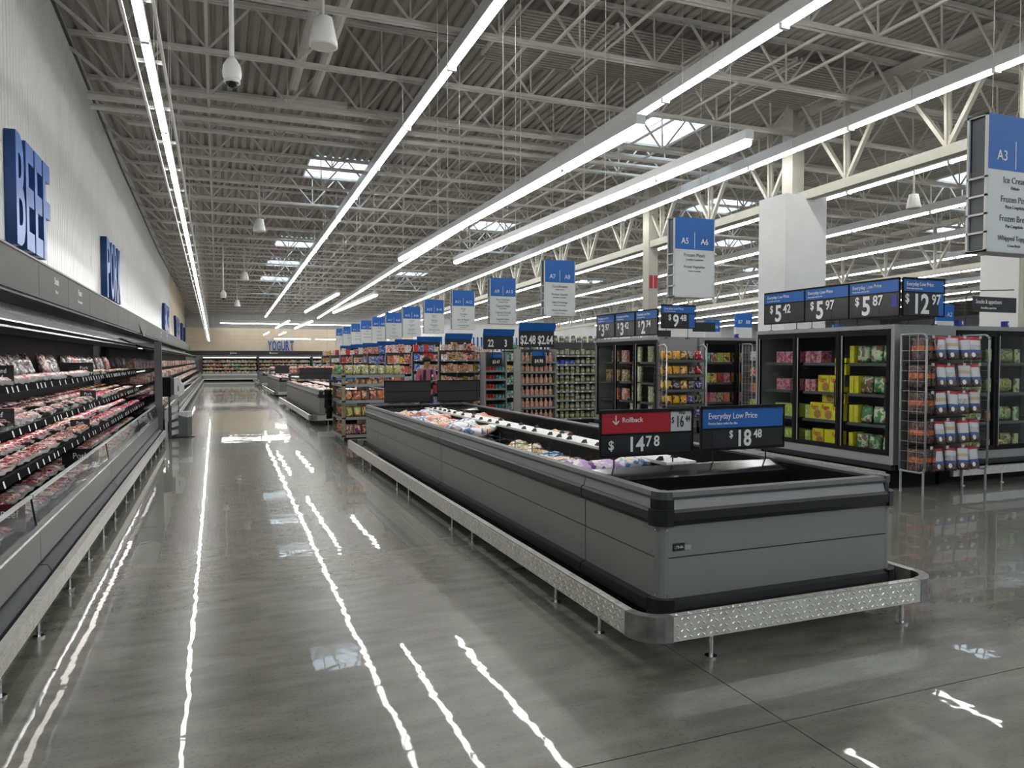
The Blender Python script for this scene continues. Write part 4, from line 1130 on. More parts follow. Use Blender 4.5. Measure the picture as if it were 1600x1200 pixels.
for (ya, yb, p, nm) in ((14.98, 14.2, ('$', '3', '97'), '3.97'), (14.14, 13.36, ('$', '3', '42'), '3.42'), (13.3, 12.5, ('$', '2', '74'), '2.74')):
    price_sign((8.02, ya, 2.155), -PI / 2, ya - yb, .50, '%s black price sign from the left above the dark freezer, %s' % (od({'3.97': 0, '3.42': 1, '2.74': 2}[nm]), nm), price=p, stem=.10, hd=.36, px=.36, group='price signs above the candy rack freezer')
price_sign((8.02, 12.35, 2.28), 0, .77, .445, 'black price sign reading 9.48 above the candy rack', price=('$', '9', '48'), stem=.20, hd=.36, px=.42, side=.14)
price_sign((2.62, 19.05, .96), 0, .62, .34, 'blue Everyday Low Price sign on the second freezer island', price=('$', '9', '98'), stem=.11, hd=.5)
price_sign((3.0, 34.0, .97), 0, .9, .36, 'small blue and black sign on the third freezer island', price=('$', '6', '48'), stem=.11, hd=.5)
price_sign((3.0, 47.9, .97), 0, .9, .36, 'small blue and black sign on the fourth freezer island', price=('$', '7', '98'), stem=.11, hd=.5)
for i, (x0, y0) in enumerate(((2.85, 28.75), (2.95, 42.85))):
    price_sign((x0, y0, .96), 0, 1.2, .40, 'blank dark sign back at the far end of the %s freezer island' % od(i + 1), stem=.1, hd=.5, back=True)

# ================================================================ AISLE SIGNS
def aisle_sign(n, y, nums, items, label):
    w, d, z0, z1 = .76, .20, 2.66, 3.93
    t = thing('aisle_sign', label, 'sign', (6.72 + .027 * (y - 9), y, z0), 0, 'hanging aisle signs')
    H = z1 - z0; zs = H * .60
    for (ya, nm) in ((0, 'front_panel'), (d - .012, 'rear_panel')):
        f = B(.02, ya, .01, w, ya + .012, zs).build(nm, M['signgrey'], t)
        B(.02, ya - .001, zs, w, ya + .013, H).build('blue_field', M['signblue'], f)
        if ya == 0:
            B(w * .51 - .004, -.003, zs + .02, w * .51 + .004, 0, zs + H * .22).build('divider_line', M['textw'], f)
            txt(nums[0], .135, M['textw'], (w * .27, -.004, zs + .09), FN, f, xs=.92); txt(nums[1], .135, M['textw'], (w * .76, -.004, zs + .09), FN, f, xs=.92)
            z = zs - .115
            for (a, c) in items:
                sz = min(.085, .95 / max(9, len(a)) * 1.05)
                txt(a, sz, M['textg'], (w * .51, -.003, z), FN, f, xs=.92)
                if c: txt(c, sz * .52, M['textg'], (w * .51, -.003, z - .058), FN, f, xs=.92)
                z -= .178
    fr = MB()
    for X in (0, w):
        for Y in (.0, d - .022): fr.box(X, Y, 0, X + .022, Y + .022, H)
        for z in (0, .17, .34, .51, .68, H - .02): fr.box(X, 0, z, X + .022, d, z + .018)
    fr.box(0, 0, H - .012, w + .02, d, H); fr.box(0, 0, 0, w + .02, d, .012)
    fr.build('side_frame', mat('sign_frame', (.62, .63, .63), .4), t)
    B(.03, .03, .03, w - .02, d - .03, H - .03).build('core', mat('sign_core', (.12, .13, .14), .7), t)
    hw = MB()
    for X in (.2, w - .2): hw.tube([(X - .05, d / 2, H), (X, d / 2, H + .12), (X + .05, d / 2, H)], .004, 4); hw.cyl((X, d / 2, H + .12), (X, d / 2, roof(ZD, y) + .05 - z0), .004, 4)
    hw.build('hanger_wire', M['steel'], t)
SG = [(4.80, ('A3', 'A4'), [('Ice Cream', 'Helado'), ('Frozen Pizza', 'Pizza Congelada'), ('Frozen Bread', 'Pan Congelado'), ('Whipped Topping', 'Crema Batida')]),
      (10.05, ('A5', 'A6'), [('Frozen Meals', 'Comidas Congeladas'), ('Frozen Vegetables', 'Verduras Congeladas')]),
      (15.40, ('A7', 'A8'), [('Condiments', 'Condimentos'), ('Frozen Snacks', 'Bocadillos Congelados'), ('Salad Dressings', 'Aderezos para Ensaladas'), ('Frozen Breakfast', 'Desayuno Congelado')]),
      (0, ('A9', 'A10'), [('Box Dinners', 'Comidas en Caja'), ('Canned Pasta', 'Pasta Enlatada'), ('Canned Goods', 'Alimentos Enlatados'), ('Spaghetti Sauce', 'Salsa para Espagueti')]),
      (0, ('A11', 'A12'), [('Soup', 'Sopa'), ('Tortillas', 'Tortillas'), ('Rice & Beans', 'Arroz y Frijoles'), ('International Foods', 'Comida Internacional')]),
      (0, ('A13', 'A14'), [('Spices', 'Especias'), ('Baking', 'Repostería'), ('Desserts', 'Postres'), ('Quick Breads', 'Panes')]),
      (0, ('A15', 'A16'), [('Cereal', 'Cereal'), ('Cookies', 'Galletas'), ('Crackers', 'Galletas Saladas'), ('Hot Cereal', 'Avena')]),
      (0, ('A17', 'A18'), [('Bread', 'Pan'), ('Candy', 'Dulces'), ('Coffee', 'Café'), ('Snack Cakes', 'Pastelitos')]),
      (0, ('A19', 'A20'), [('Chips', ''), ('Popcorn', ''), ('Peanuts', ''), ('Pretzels', '')]),
      (0, ('A21', 'A22'), [('Soda', ''), ('Paper Towels', ''), ('Paper Plates', '')]),
      (0, ('A23', 'A24'), [('Water', ''), ('Cat Food', ''), ('Household', '')]),
      (0, ('A25', 'A26'), [('Juice', ''), ('Dog Food', '')]), (0, ('A27', 'A28'), [('Tea', ''), ('Cleaning', '')])]
for i, (y, nums, items) in enumerate(SG):
    if not y: y = 15.4 + 3.9 * (i - 2)
    aisle_sign(i, y, nums, items, 'hanging blue and white aisle sign reading %s and %s' % nums)
# distant blue aisle boards
for i, (x, y, n) in enumerate(((22, 17.6, ('A1', 'A2')), (20.5, 28, ('B5', 'B6')), (30, 30, ('B1', 'B2')), (19.0, 24, ('B7', 'B8')))):
    t = thing('aisle_sign', 'small distant blue aisle sign reading %s and %s' % n, 'sign', (x, y, 2.5))
    B(0, 0, 0, .8, .1, .45).build('pale_field', M['signgrey'], t); B(0, 0, .45, .8, .1, 1.0).build('blue_field', M['signblue'], t)
    txt(n[0], .2, M['textw'], (.22, -.004, .6), FN, t); txt(n[1], .2, M['textw'], (.6, -.004, .6), FN, t)
    for X in (.2, .6):
        w_ = MB(); w_.cyl((X, .05, 1), (X, .05, roof(ZD + .06, y) - 2.5), .006, 4); w_.build('hanger_wire', M['steel'], t)

# ================================================================ DOOR FREEZERS
def loc_w(loc, rz, p):
    c, s = math.cos(rz), math.sin(rz)
    return (loc[0] + c * p[0] - s * p[1], loc[1] + s * p[0] + c * p[1], loc[2] + p[2])
SHZ = (.42, .80, 1.20, 1.615)
def door_freezer(loc, rz, n, dw, d, label, ztop=2.11, left_jamb=.05, shz=SHZ, base=True, lamp='freezerlamp', lside=1):
    w = n * dw + left_jamb + .06
    t = thing('door_freezer', label, 'freezer', loc, rz)
    f = MB()
    f.box(0, 0, .31, left_jamb, d, ztop); f.box(w - .06, 0, .31, w, d, ztop); f.box(left_jamb, 0, ztop - .055, w - .06, d, ztop); f.box(left_jamb, .0, .31, w - .06, .06, .42); f.box(left_jamb, d - .05, .31, w - .06, d, ztop - .055)
    f.build('cabinet', M['panelL'], t)
    B(left_jamb + .001, d - .08, .42, w - .061, d - .052, ztop - .06).build('liner', mat('freezer_liner', (.035, .037, .04), .5), t)
    B(.05, .08, 0, w - .05, d - .05, .31).build('plinth', M['blackmatte'], t)
    B(.0, -.03, .24, w, .05, .31).build('base_moulding', M['black'], t)
    B(-.0, -.17, .13, w, -.12, .235).build('kick_rail', M['tread'], t)
    ft = MB(); ft.cyl((0, -.145, .01), (0, -.145, .14), .012, 6); ft.cyl((0, -.145, 0), (0, -.145, .012), .032, 10); ft = ft.mesh('foot', M['chrome'])
    for k in range(n + 1): ob('foot', ft, t, (.2 + k * (w - .4) / n, 0, 0))
    dr = MB(); T = .055; z0, z1 = .425, ztop - .06
    dr.box(.006, -.012, z0, T, .03, z1); dr.box(dw - T, -.012, z0, dw - .006, .03, z1); dr.box(T, -.012, z0, dw - T, .03, z0 + .06); dr.box(T, -.012, z1 - .075, dw - T, .03, z1)
    dr = dr.mesh('door', M['blackmatte'])
    gl = MB(); gl.add([(T, .01, z0 + .06), (dw - T, .01, z0 + .06), (dw - T, .01, z1 - .075), (T, .01, z1 - .075)], [(0, 1, 2, 3)]); gl = gl.mesh('glass', M['doorglass'])
    hd = MB(); hd.tube([(dw - T + .02, -.012, 1.0), (dw - T + .02, -.05, 1.02), (dw - T + .02, -.05, 1.35), (dw - T + .02, -.012, 1.37)], .009, 6); hd = hd.mesh('handle', M['black'])
    ev = B(T - .012, -.014, z0 + .05, T, -.011, z1 - .065).mesh('edge_strip', M['galv'])
    for k in range(n):
        o = ob('door', dr, t, (left_jamb + k * dw, 0, 0)); ob('glass', gl, o); ob('handle', hd, o); ob('edge_strip', ev, o)
        lx = left_jamb + k * dw + (dw - T - .012 if lside else T - .003)
        B(lx, .04, .5, lx + .015, .055, ztop - .2).build('freezer_lamp', M[lamp], t)
        for z in shz:
            s_ = B(left_jamb + k * dw + .06, .10, z - .018, left_jamb + k * dw + dw - .06, d - .09, z).build('shelf', M['black'], t)
            B(left_jamb + k * dw + .06, .085, z - .04, left_jamb + k * dw + dw - .06, .10, z).build('price_strip', M['dkgrey'], s_)
    return t
def boxm(w, d, h, m): return B(-w / 2, 0, 0, w / 2, d, h).mesh('carton', M[m] if m in M else PK[m])
def item(name, mesh, L, p, label, cat, group, r=0.0, tilt=0.0):
    o = ob(name, mesh, None, loc_w(L[0], L[1], p), (tilt, 0, L[1] + r))
    return tag(o, label, cat, group)
rg = random.Random(5)
LB = ((8.0, 9.60, 0), -PI / 2)
door_freezer(LB[0], LB[1], 3, .835, .88, 'three-door glass freezer with yellow waffle boxes, right of the nearest island')
pinkm = boxm(.095, .20, .17, 'pinkpack'); limem = boxm(.10, .2, .19, 'limebox'); wafm = boxm(.205, .07, .235, 'waffle'); wafs = boxm(.07, .2, .235, 'waffle')
wfl = MB(); wfl.cyl((0, -.002, 0), (0, -.0005, 0), .062, 16); wfl = wfl.mesh('waffle_picture', mat('waffle_brown', (.42, .20, .03), .5, noise=.4, nscale=60))
wfr = MB(); wfr.cyl((0, -.0015, 0), (0, -.0003, 0), .078, 18); wfr = wfr.mesh('plate_ring', mat('plate_cream', (.62, .42, .20), .5))
bagm1 = [bag_mesh('vegbag', .20, .235, .09, s, axis='y', c=(0, 0, .118), nx=6, ny=6, jit=.006) for s in (1, 2)]
bagm2 = [bag_mesh('vegdark', .20, .235, .09, s, axis='y', c=(0, 0, .118), nx=6, ny=6, jit=.006) for s in (3, 4)]
SN = {1.615: 'top shelf', 1.20: 'second shelf', .80: 'third shelf', .42: 'bottom shelf'}
def waffle(x, z, y, label, face=True):
    o = item('waffle_box', wafm, LB, (x, y, z), label, 'frozen food', 'yellow waffle boxes in the three-door freezer')
    if face:
        txt('Eggo', .082, M['textr'], (-.012, -.002, .150), FN, o, xs=.92, ext=.0006, bold=.012)
        ob('plate_ring', wfr, o, (.040, 0, .07)); ob('waffle_picture', wfl, o, (.040, -.0008, .07))
DL = ('left', 'middle', 'right')
for z in (1.615, 1.20):
    for i in range(5): item('pink_pack', pinkm, LB, (.36 + i * .10, .13 + rg.uniform(0, .02), z), '%s pink pack from the left on the %s of the left freezer door' % (od(i), SN[z]), 'frozen food', 'pink packs behind the left freezer door')
    for i in range(3 if z > 1.3 else 2): item('pink_pack', pinkm, LB, (.99 + i * .105, .13, z), '%s pink pack on the %s behind the middle freezer door' % (od(i), SN[z]), 'frozen food', 'pink packs behind the middle freezer door')
for z in (.80, .42):
    for i in range(5): item('lime_carton', limem, LB, (.36 + i * .105, .13, z), '%s lime green carton from the left on the %s of the left freezer door' % (od(i), SN[z]), 'frozen food', 'lime green cartons behind the left freezer door')
    for i in range(1): item('lime_carton', limem, LB, (1.00, .13, z), 'lime green carton on the %s of the middle freezer door' % SN[z], 'frozen food', 'lime green cartons')
for i, x in enumerate((1.30, 1.515)): waffle(x, 1.20, .13, '%s yellow waffle box on the second shelf of the middle door' % od(i))
waffle(1.54, 1.445, .20, 'yellow waffle box lying highest above the second shelf', False)
for i, x in enumerate((1.15, 1.36, 1.57)): waffle(x, .80, .13, '%s yellow waffle box in the row of three, third shelf' % od(i))
for i, x in enumerate((1.30, 1.51)): waffle(x, 1.04, .21, '%s waffle box stacked behind and above the third shelf row' % od(i))
waffle(1.20, .42, .13, 'yellow waffle box on the bottom shelf, middle door'); waffle(1.55, .42, .14, 'yellow waffle box by the mullion on the bottom shelf')
for i, x in enumerate((1.35, 1.42)): item('waffle_box', wafs, LB, (x, .14, .42), '%s waffle box turned sideways on the bottom shelf' % od(i), 'frozen food', 'yellow waffle boxes in the three-door freezer')
for (z, n, k, bm__) in ((1.615, 1, 3, bagm1), (1.20, 2, 3, bagm2), (.80, 2, 3, bagm1), (.42, 1, 3, bagm2)):
    for i in range(n): item('waffle_box', wafs, LB, (1.81 + i * .08, .13, z), '%s yellow box edge left on the %s of the right door' % (od(i), SN[z]), 'frozen food', 'yellow box edges behind the right door')
    for i in range(k): item('vegetable_bag', bm__[i % 2], LB, (1.96 + (.06 if n == 2 else 0) + i * .21, .19, z), '%s %s vegetable bag from the left, %s, right door' % (od(i), 'pale green' if bm__ is bagm1 else 'dark green', SN[z]), 'frozen food', 'vegetable bags behind the right freezer door', r=rg.uniform(-.15, .15), tilt=-.08)
# freezer turned towards the camera on the right
LC = ((8.92, 7.02, 0), 0.0)
door_freezer(LC[0], LC[1], 3, .79, .80, 'glass door freezer of green packs at the right edge behind the snack rack', left_jamb=.22, lside=0)
gm = [bag_mesh('greenfrz', .19, .20, .10, s, axis='y', c=(0, 0, .10), nx=5, ny=5, jit=.008) for s in (1, 2)]
lm = boxm(.10, .02, .19, 'limetag'); mg = bag_mesh('magenta', .20, .19, .10, 4, axis='y', c=(0, 0, .10)); og = bag_mesh('orange', .26, .14, .12, 4, axis='y', c=(0, 0, .07)); yb = bag_mesh('yellowbag', .24, .12, .10, 6, axis='y', c=(0, 0, .06))
for z in SHZ + (2.4,):
    if z > 2: continue
    for dk in range(2):
        for i in range(4):
            x = .22 + dk * .79 + .14 + i * .165
            if dk == 0 and z == .80 and i == 1: item('magenta_bag', mg, LC, (x, .20, z), 'magenta frozen bag in the right edge freezer', 'frozen food', 'coloured bags'); continue
            if dk == 0 and z == .42 and i == 1: item('orange_bag', og, LC, (x, .20, z), 'red and orange frozen bag low in the right edge freezer', 'frozen food', 'coloured bags'); continue
            if dk == 1 and z == .80 and i == 0: item('orange_bag', og, LC, (x + .05, .2, z), 'orange bag on the third shelf of the right edge freezer', 'frozen food', 'coloured bags'); continue
            if dk == 1 and z == .42 and i < 2: item('yellow_bag', yb, LC, (x + .1, .2, z), '%s yellow bag at the bottom of the right edge freezer' % od(i), 'frozen food', 'coloured bags'); continue
            if dk == 1 and i == 3: item('lime_carton', lm, LC, (x - .02, .13, z), 'pale lime carton on the %s beside the right frame edge' % SN[z], 'frozen food', 'lime cartons at the frame edge'); continue
            item('greens_bag', gm[i % 2], LC, (x, .19, z), '%s greens bag, %s, %s door of the right edge freezer' % (od(i), SN[z], ('first', 'second')[dk]), 'frozen food', 'greens bags in the right edge freezer', r=rg.uniform(-.2, .2))
# far freezer block
LA = ((8.0, 15.03, 0), -PI / 2)
door_freezer(LA[0], LA[1], 3, .84, .88, 'dark three-door glass freezer with stacks of cream tubs, left of the candy rack')
tub = MB(); tub.lathe([(.062, 0), (.07, .09), (.075, .09), (.075, .105)], 12); tub = tub.mesh('cream_tub', PK['cream'], False)
stk_n = {}
for (x, z, n) in ((1.42, 1.615, 3), (1.57, 1.615, 3), (1.40, 1.20, 4), (1.56, 1.20, 3), (1.38, .80, 3), (1.54, .80, 4), (2.0, 1.615, 3), (2.28, 1.20, 3), (2.42, 1.20, 3), (2.02, .80, 3), (2.36, .80, 3), (2.02, .42, 3), (2.34, .42, 3), (1.30, .42, 3), (1.48, .42, 3)):
    stk_n[z] = stk_n.get(z, -1) + 1
    for i in range(n): item('cream_tub', tub, LA, (x, .22, z + i * .108), '%s tub from below in the %s cream stack, %s of the dark freezer' % (od(i), od(stk_n[z]), SN[z]), 'tub', 'cream tubs in the dark freezer')
pz = [boxm(.24, .06, .25, k) for k in ('brown', 'mixred', 'chips')]
for (x, z, k) in ((.62, 1.615, 0), (.64, 1.20, 2), (.66, .80, 1), (1.05, 1.615, 1), (1.06, 1.20, 0), (1.06, .80, 1), (.36, 1.20, 0)):
    item('pizza_box', pz[k], LA, (x, .15, z), 'printed frozen meal box, %s, %s of the dark freezer' % (SN[z], 'frame edge' if x < .4 else 'first door' if x < .9 else 'second door'), 'frozen food', 'printed boxes in the dark freezer')
LD = ((8.98, 12.45, 0), 0.0)
door_freezer(LD[0], LD[1], 3, .80, .80, 'glass door freezer between the candy rack and the three-door freezer', left_jamb=.12, lside=0)
kinds = ['brown', 'yellowbag', 'tealbox', 'orange', 'redcan', 'mixred', 'tealbox', 'pinkpack', 'limebox', 'mixgreen']
pc = {k: boxm(.15, .1, .19, k) for k in set(kinds)}
for si, z in enumerate(SHZ):
    for i in range(9):
        k = kinds[(i * 3 + si * 4 + i // 4) % len(kinds)]
        item('frozen_carton', pc[k], LD, (.28 + i * .165 + (.1 if i > 3 else 0), .14, z), '%s frozen carton from the left on the %s beside the candy rack' % (od(i), SN[z]), 'frozen food', 'cartons beside the candy rack')
# small price clips on freezer tops
for i, (x, y) in enumerate(((9.2, 7.03), (10.1, 7.03), (9.9, 12.47))):
    t = thing('clip_box', 'small blue clip box on the freezer top, %s from the left' % od(i), 'clip', (x, y, 2.11))
    B(-.04, -.03, 0, .04, .03, .075).build('body', mat('deep_blue', (.02, .03, .30), .4), t); B(.02, -.032, .02, .045, -.028, .06).build('face', M['white'], t)

# ================================================================ WIRE SNACK RACK
def wire_rack(x0, x1, y0, y1, z0, z1, label, rows, cols, side_cols, mk, full=True):
    t = thing('snack_rack', label, 'rack', (x0, y0, 0)); w, d = x1 - x0, y1 - y0
    gg = mat('rack_grey', (.30, .32, .32), .4)
    for x in (0, w):
        s_ = MB(); r_ = .06
        arc = [(x, d, z0), (x, d, z1 - .0), (x, r_, z1)] + [(x, r_ - r_ * math.sin(a), z1 - r_ + r_ * math.cos(a)) for a in (PI / 6, PI / 3, PI / 2)] + [(x, 0, z0 + r_), (x, r_ * .3, z0 + r_ * .3), (x, r_, z0), (x, d, z0)]
        s_.tube(arc, .013, 8); f = s_.build('side_frame', gg, t, smooth=True)
        m_ = MB()
        k = int((z1 - z0) / .125)
        for i in range(1, k): m_.bar((x, 0, z0 + i * .125), (x, d, z0 + i * .125), .004)
        for j in (1, 2): m_.bar((x, d * j / 3, z0), (x, d * j / 3, z1), .004)
        m_.build('grid_wire', M['galv'], f)
    lg = MB(); lg.cyl((0, 0, 0), (0, 0, z0 + .02), .014, 8); lg = lg.mesh('leg', gg)
    for (x, y) in ((0, .02), (w, .02), (0, d - .02), (w, d - .02)): ob('leg', lg, t, (x, y, 0))
    B(0, d - .01, z0, w, d, z1).build('back_panel', M['dkgrey'], t)
    for r_ in range(rows):
        zt = z1 - .05 - r_ * (z1 - z0) / rows
        B(0, d - .06, zt + .01, w, d - .045, zt + .03).build('hook_bar', M['black'], t)
        for c in range(cols): B(w * (c + .5) / cols - .022, .02, zt - .0, w * (c + .5) / cols + .022, .025, zt + .035).build('price_tag', mat('tag_grey', (.5, .53, .54), .4), t)
    return t
wire_rack(7.97, 9.06, 6.50, 6.86, .27, 1.97, 'grey wire rack of hanging snack packs in front of the freezer corner', 5, 4, 5, None)
def banded(sx, sz, th, bands, ny, axis):
    b = MB(); b.pillow(sx, sz, th, 5, ny, jit=.002, axis=axis); zi = 2
    for k, f in enumerate(b.f):
        z = sum(b.v[i][zi] for i in f) / 4; t_ = .5 - z / sz
        for lim, mi in bands:
            if t_ <= lim: b.m[k] = mi; break
    return b
PKM = [M['red'], mat('pack_pale', (.60, .60, .63), .35), PK['snackpk'], mat('pack_blue', (.05, .10, .28), .35), PK['jerky'], PK['orange'], mat('pack_tan', (.55, .42, .26), .4)]
pkv = [banded(.20, .29, .035, bands, 14, 'y').mesh('snack_pack', PKM, True) for bands in (
    ((.14, 0), (.36, 1), (.58, 2), (.70, 3), (1, 4)), ((.10, 0), (.30, 1), (.46, 6), (.60, 1), (.70, 3), (1, 4)), ((.14, 0), (.58, 1), (.70, 3), (1, 4)))]
dot = MB(); dot.cyl((0, -.017, 0), (0, -.0195, 0), .030, 12); dot = dot.mesh('round_badge', M['white'])
side = banded(.25, .29, .030, ((.36, 4), (.56, 5), (1, 4)), 14, 'x').mesh('snack_pack', PKM, True)
for r_, zc in enumerate((1.80, 1.46, 1.125, .76, .42)):
    for c in range(4):
        if False: pass
        o = tag(ob('snack_pack', pkv[(c + r_ * 2) % 3], None, (8.28 + c * .205 + rg.uniform(-.015, .015), 6.56 + rg.uniform(-.015, .015), zc), (-.16 + rg.uniform(-.05, .05), rg.uniform(-.03, .08), rg.uniform(-.25, .15))),
                '%s silver snack pack from the left in the %s row of the wire rack' % (od(c), od(r_)), 'snack', 'silver snack packs on the wire rack')
        ob('round_badge', dot, o, (-.03, 0, -.085))
        if r_ in (0, 2) and c in (1, 2):
            o2 = tag(ob('snack_pack', pkv[0], None, (8.38 + c * .205, 6.67, zc), (-.1, 0, rg.uniform(-.2, .2))), 'snack pack behind the %s of the %s row on the wire rack' % (od(c), od(r_)), 'snack', 'silver snack packs on the wire rack')
    for c in range(5):
        o = tag(ob('snack_pack', side, None, (8.01 + c * .045, 6.66 + rg.uniform(-.02, .02), zc - .01), (0, 0, rg.uniform(-.1, .1))), '%s dark snack pack with orange band, side column, %s row' % (od(c), od(r_)), 'snack', 'dark snack packs in the side column')
wire_rack(9.95, 10.8, 12.05, 12.35, .3, 1.98, 'second wire rack half hidden behind the three-door freezer', 5, 3, 2, None)
rk = [boxm(.10, .05, .18, k) for k in ('mixwhite', 'mixred', 'orange', 'limebox')]
for r_ in range(5):
    for c in range(3): tag(ob('small_pack', rk[(r_ + c * 2) % 4], None, (10.05 + c * .14, 12.12, 1.65 - r_ * .32)), '%s small pack in the %s row of the half hidden wire rack' % (od(c), od(r_)), 'snack', 'small packs on the half hidden rack')

# ================================================================ CANDY RACK
t = thing('candy_rack', 'grey endcap rack of yellow candy bags beside the dark freezer', 'rack', (7.98, 12.12, 0))
dk = mat('rack_dark', (.075, .078, .08), .5)
B(.0, .30, .2, .92, .33, 2.02).build('back_panel', dk, t)
b = MB(); b.prism([(0, 1.95), (.04, 2.05), (.10, 2.07), (.82, 2.07), (.88, 2.05), (.92, 1.95), (.92, 1.86), (0, 1.86)], 'y', .285, .30); b.build('header', M['dkgrey'], t)
for x in (0, .90):
    b = MB(); b.tube([(x + .01, .30, 1.93), (x + .01, .08, 1.96), (x + .01, .0, 1.90), (x + .01, 0, .2)], .012, 6); b.bar((x + .01, .15, .2), (x + .01, .15, 1.9), .006); b.bar((x + .01, 0, 1.5), (x + .01, .3, 1.5), .006); b.build('side_wire', M['galv'], t, smooth=True)
B(0, 0, 0, .92, .33, .2).build('base', dk, t)
CZ = (1.655, 1.37, 1.085, .80, .52)
for z in CZ:
    s_ = B(.02, .0, z - .02, .90, .30, z).build('shelf', dk, t); B(.02, -.012, z - .045, .90, 0, z + .005).build('price_strip', M['dkgrey'], s_)
CN = {'yellowbag': 'yellow', 'darkbag': 'dark brown', 'redbag': 'red', 'violetbag': 'violet'}
cm = {k: bag_mesh(k, .16, .18, .08, 7, axis='y', c=(0, 0, .088), nx=6, ny=6, jit=.006) for k in CN}
for si, (z, row) in enumerate(zip(CZ, (['yellowbag', 'yellowbag', 'yellowbag', 'darkbag', 'redbag'], ['yellowbag', 'yellowbag', 'yellowbag', 'darkbag', 'redbag'], ['yellowbag', 'darkbag', 'yellowbag', 'darkbag', 'violetbag'], ['yellowbag', 'yellowbag', 'yellowbag', 'violetbag', 'darkbag'], ['yellowbag', 'darkbag', 'redbag', 'darkbag', 'violetbag']))):
    for i, k in enumerate(row):
        tag(ob('candy_bag', cm[k], None, (8.09 + i * .172, 12.20, z), (-.06, 0, rg.uniform(-.15, .15))), '%s candy bag, %s from the left on the %s shelf of the candy rack' % (CN[k], od(i), od(si)), 'candy', 'candy bags on the candy rack')
        if i < 2: tag(ob('candy_bag', cm[k], None, (8.06 + i * .12, 12.32, z), (-.06, 0, .3)), '%s candy bag tucked behind the %s one, %s shelf' % (CN[k], od(i), od(si)), 'candy', 'candy bags on the candy rack')

# ================================================================ GONDOLAS AND ENDCAPS
jar = MB(); jar.lathe([(.040, 0), (.042, .01), (.042, .11), (.034, .125), (.036, .125), (.036, .148)], 10)
def jarm(k):
    b = MB(); b.lathe([(.055, 0), (.058, .01), (.058, .125), (.045, .14)], 10, 0); b.lathe([(.048, .14), (.048, .165)], 10, 1); b.lathe([(.0585, .035), (.0585, .10)], 10, 2)
    return b.mesh('jar', [PK[k], M['galv'] if k != 'olive' else M['textk'], PK['palejar'] if k != 'palejar' else PK['olive']])
bot = MB(); bot.lathe([(.05, 0), (.055, .01), (.055, .12), (.025, .17), (.025, .20)], 10); bot.lathe([(.027, .20), (.027, .225)], 8, 1); bot = bot.mesh('bottle', [PK['peach'], M['white']])
can = {k: None for k in ('redcan', 'teal')}
for k in can:
    b = MB(); b.lathe([(.045, 0), (.047, .005), (.047, .115), (.045, .12)], 10); can[k] = b.mesh('can', PK[k])
smal = MB(); smal.lathe([(.035, 0), (.036, .06), (.03, .07)], 8); smal = smal.mesh('cup', PK['olive'])
def gondola(x0, x1, y, zs, label, top=1.95):
    t = thing('store_shelf', label, 'shelving', (x0, y, 0)); w = x1 - x0
    B(0, .40, 0, w, .44, top).build('back_panel', M['dkgrey'], t); B(0, .05, 0, w, .40, .14).build('base', M['blackmatte'], t)
    for x in (0, w / 2 - .015, w - .03): B(x, .37, .14, x + .03, .40, top).build('upright', M['panelL'], t)
    for z in zs:
        s_ = B(0, .06, z - .025, w, .40, z).build('shelf', M['black'], t)
        B(0, .045, z - .04, w, .06, z + .003).build('price_strip', M['panelL'], s_)
        r = random.Random(int(z * 100)); x = .06
        while x < w - .1:
            B(x, .041, z - .036, x + .055, .045, z - .004).build('price_tag', M['textw'], s_); x += r.choice((.16, .3, .22, .42))
    return t
def endcap(x0, x1, y, zs, label, top=1.88, price=None):
    t = thing('endcap_rack', label, 'rack', (x0, y, 0)); w = x1 - x0
    B(0, .42, 0, w, .46, top).build('back_panel', M['dkgrey'], t)
    for x in (0, w - .03): B(x, .0, 0, x + .03, .42, top).build('side_panel', M['panelL'], t)
    B(.03, .03, 0, w - .03, .42, .14).build('base', M['blackmatte'], t)
    for z in zs:
        s_ = B(.03, .02, z - .025, w - .03, .42, z).build('shelf', M['dkgrey'], t); B(.03, .005, z - .045, w - .03, .02, z + .01).build('price_strip', M['panel'], s_)
    if price:
        p = B(w / 2 - .19, -.015, top - .42, w / 2 + .19, -.005, top - .05).build('header_sign', M['black'], t)
        B(w / 2 - .185, -.018, top - .17, w / 2 + .185, -.014, top - .055).build('blue_field', M['signblue'], p)
        txt(price, .13, M['textw'], (w / 2, -.019, top - .34), FN, p, xs=.8, bold=.02)
    return t
def topper(x, y, z, w, prices, label):
    t = thing('price_topper', label, 'price sign', (x, y, z))
    B(0, 0, 0, w, .03, .42).build('board', M['black'], t)
    b = MB(); b.add([(-.02, -.02, .40), (w + .02, -.02, .40), (w + .02, -.10, .60), (-.02, -.10, .60), (-.02, .0, .40), (w + .02, .0, .40), (w + .02, -.08, .60), (-.02, -.08, .60)], [(0, 1, 2, 3), (7, 6, 5, 4), (0, 4, 5, 1), (1, 5, 6, 2), (2, 6, 7, 3), (3, 7, 4, 0)])
    h = b.build('blue_hood', M['signblue'], t)
    for i, p in enumerate(prices): txt(p, .30, M['textw'], (w * (i + .5) / len(prices), -.003, .08), FN, t, 'price_digit', xs=.62, bold=.02)
    st = MB(); st.box(w * .3, .005, -.3, w * .3 + .02, .025, 0); st.box(w * .7, .005, -.3, w * .7 + .02, .025, 0); st.build('stem', M['black'], t)
ZS8 = (.16, .40, .63, .86, 1.09, 1.32, 1.55, 1.78)
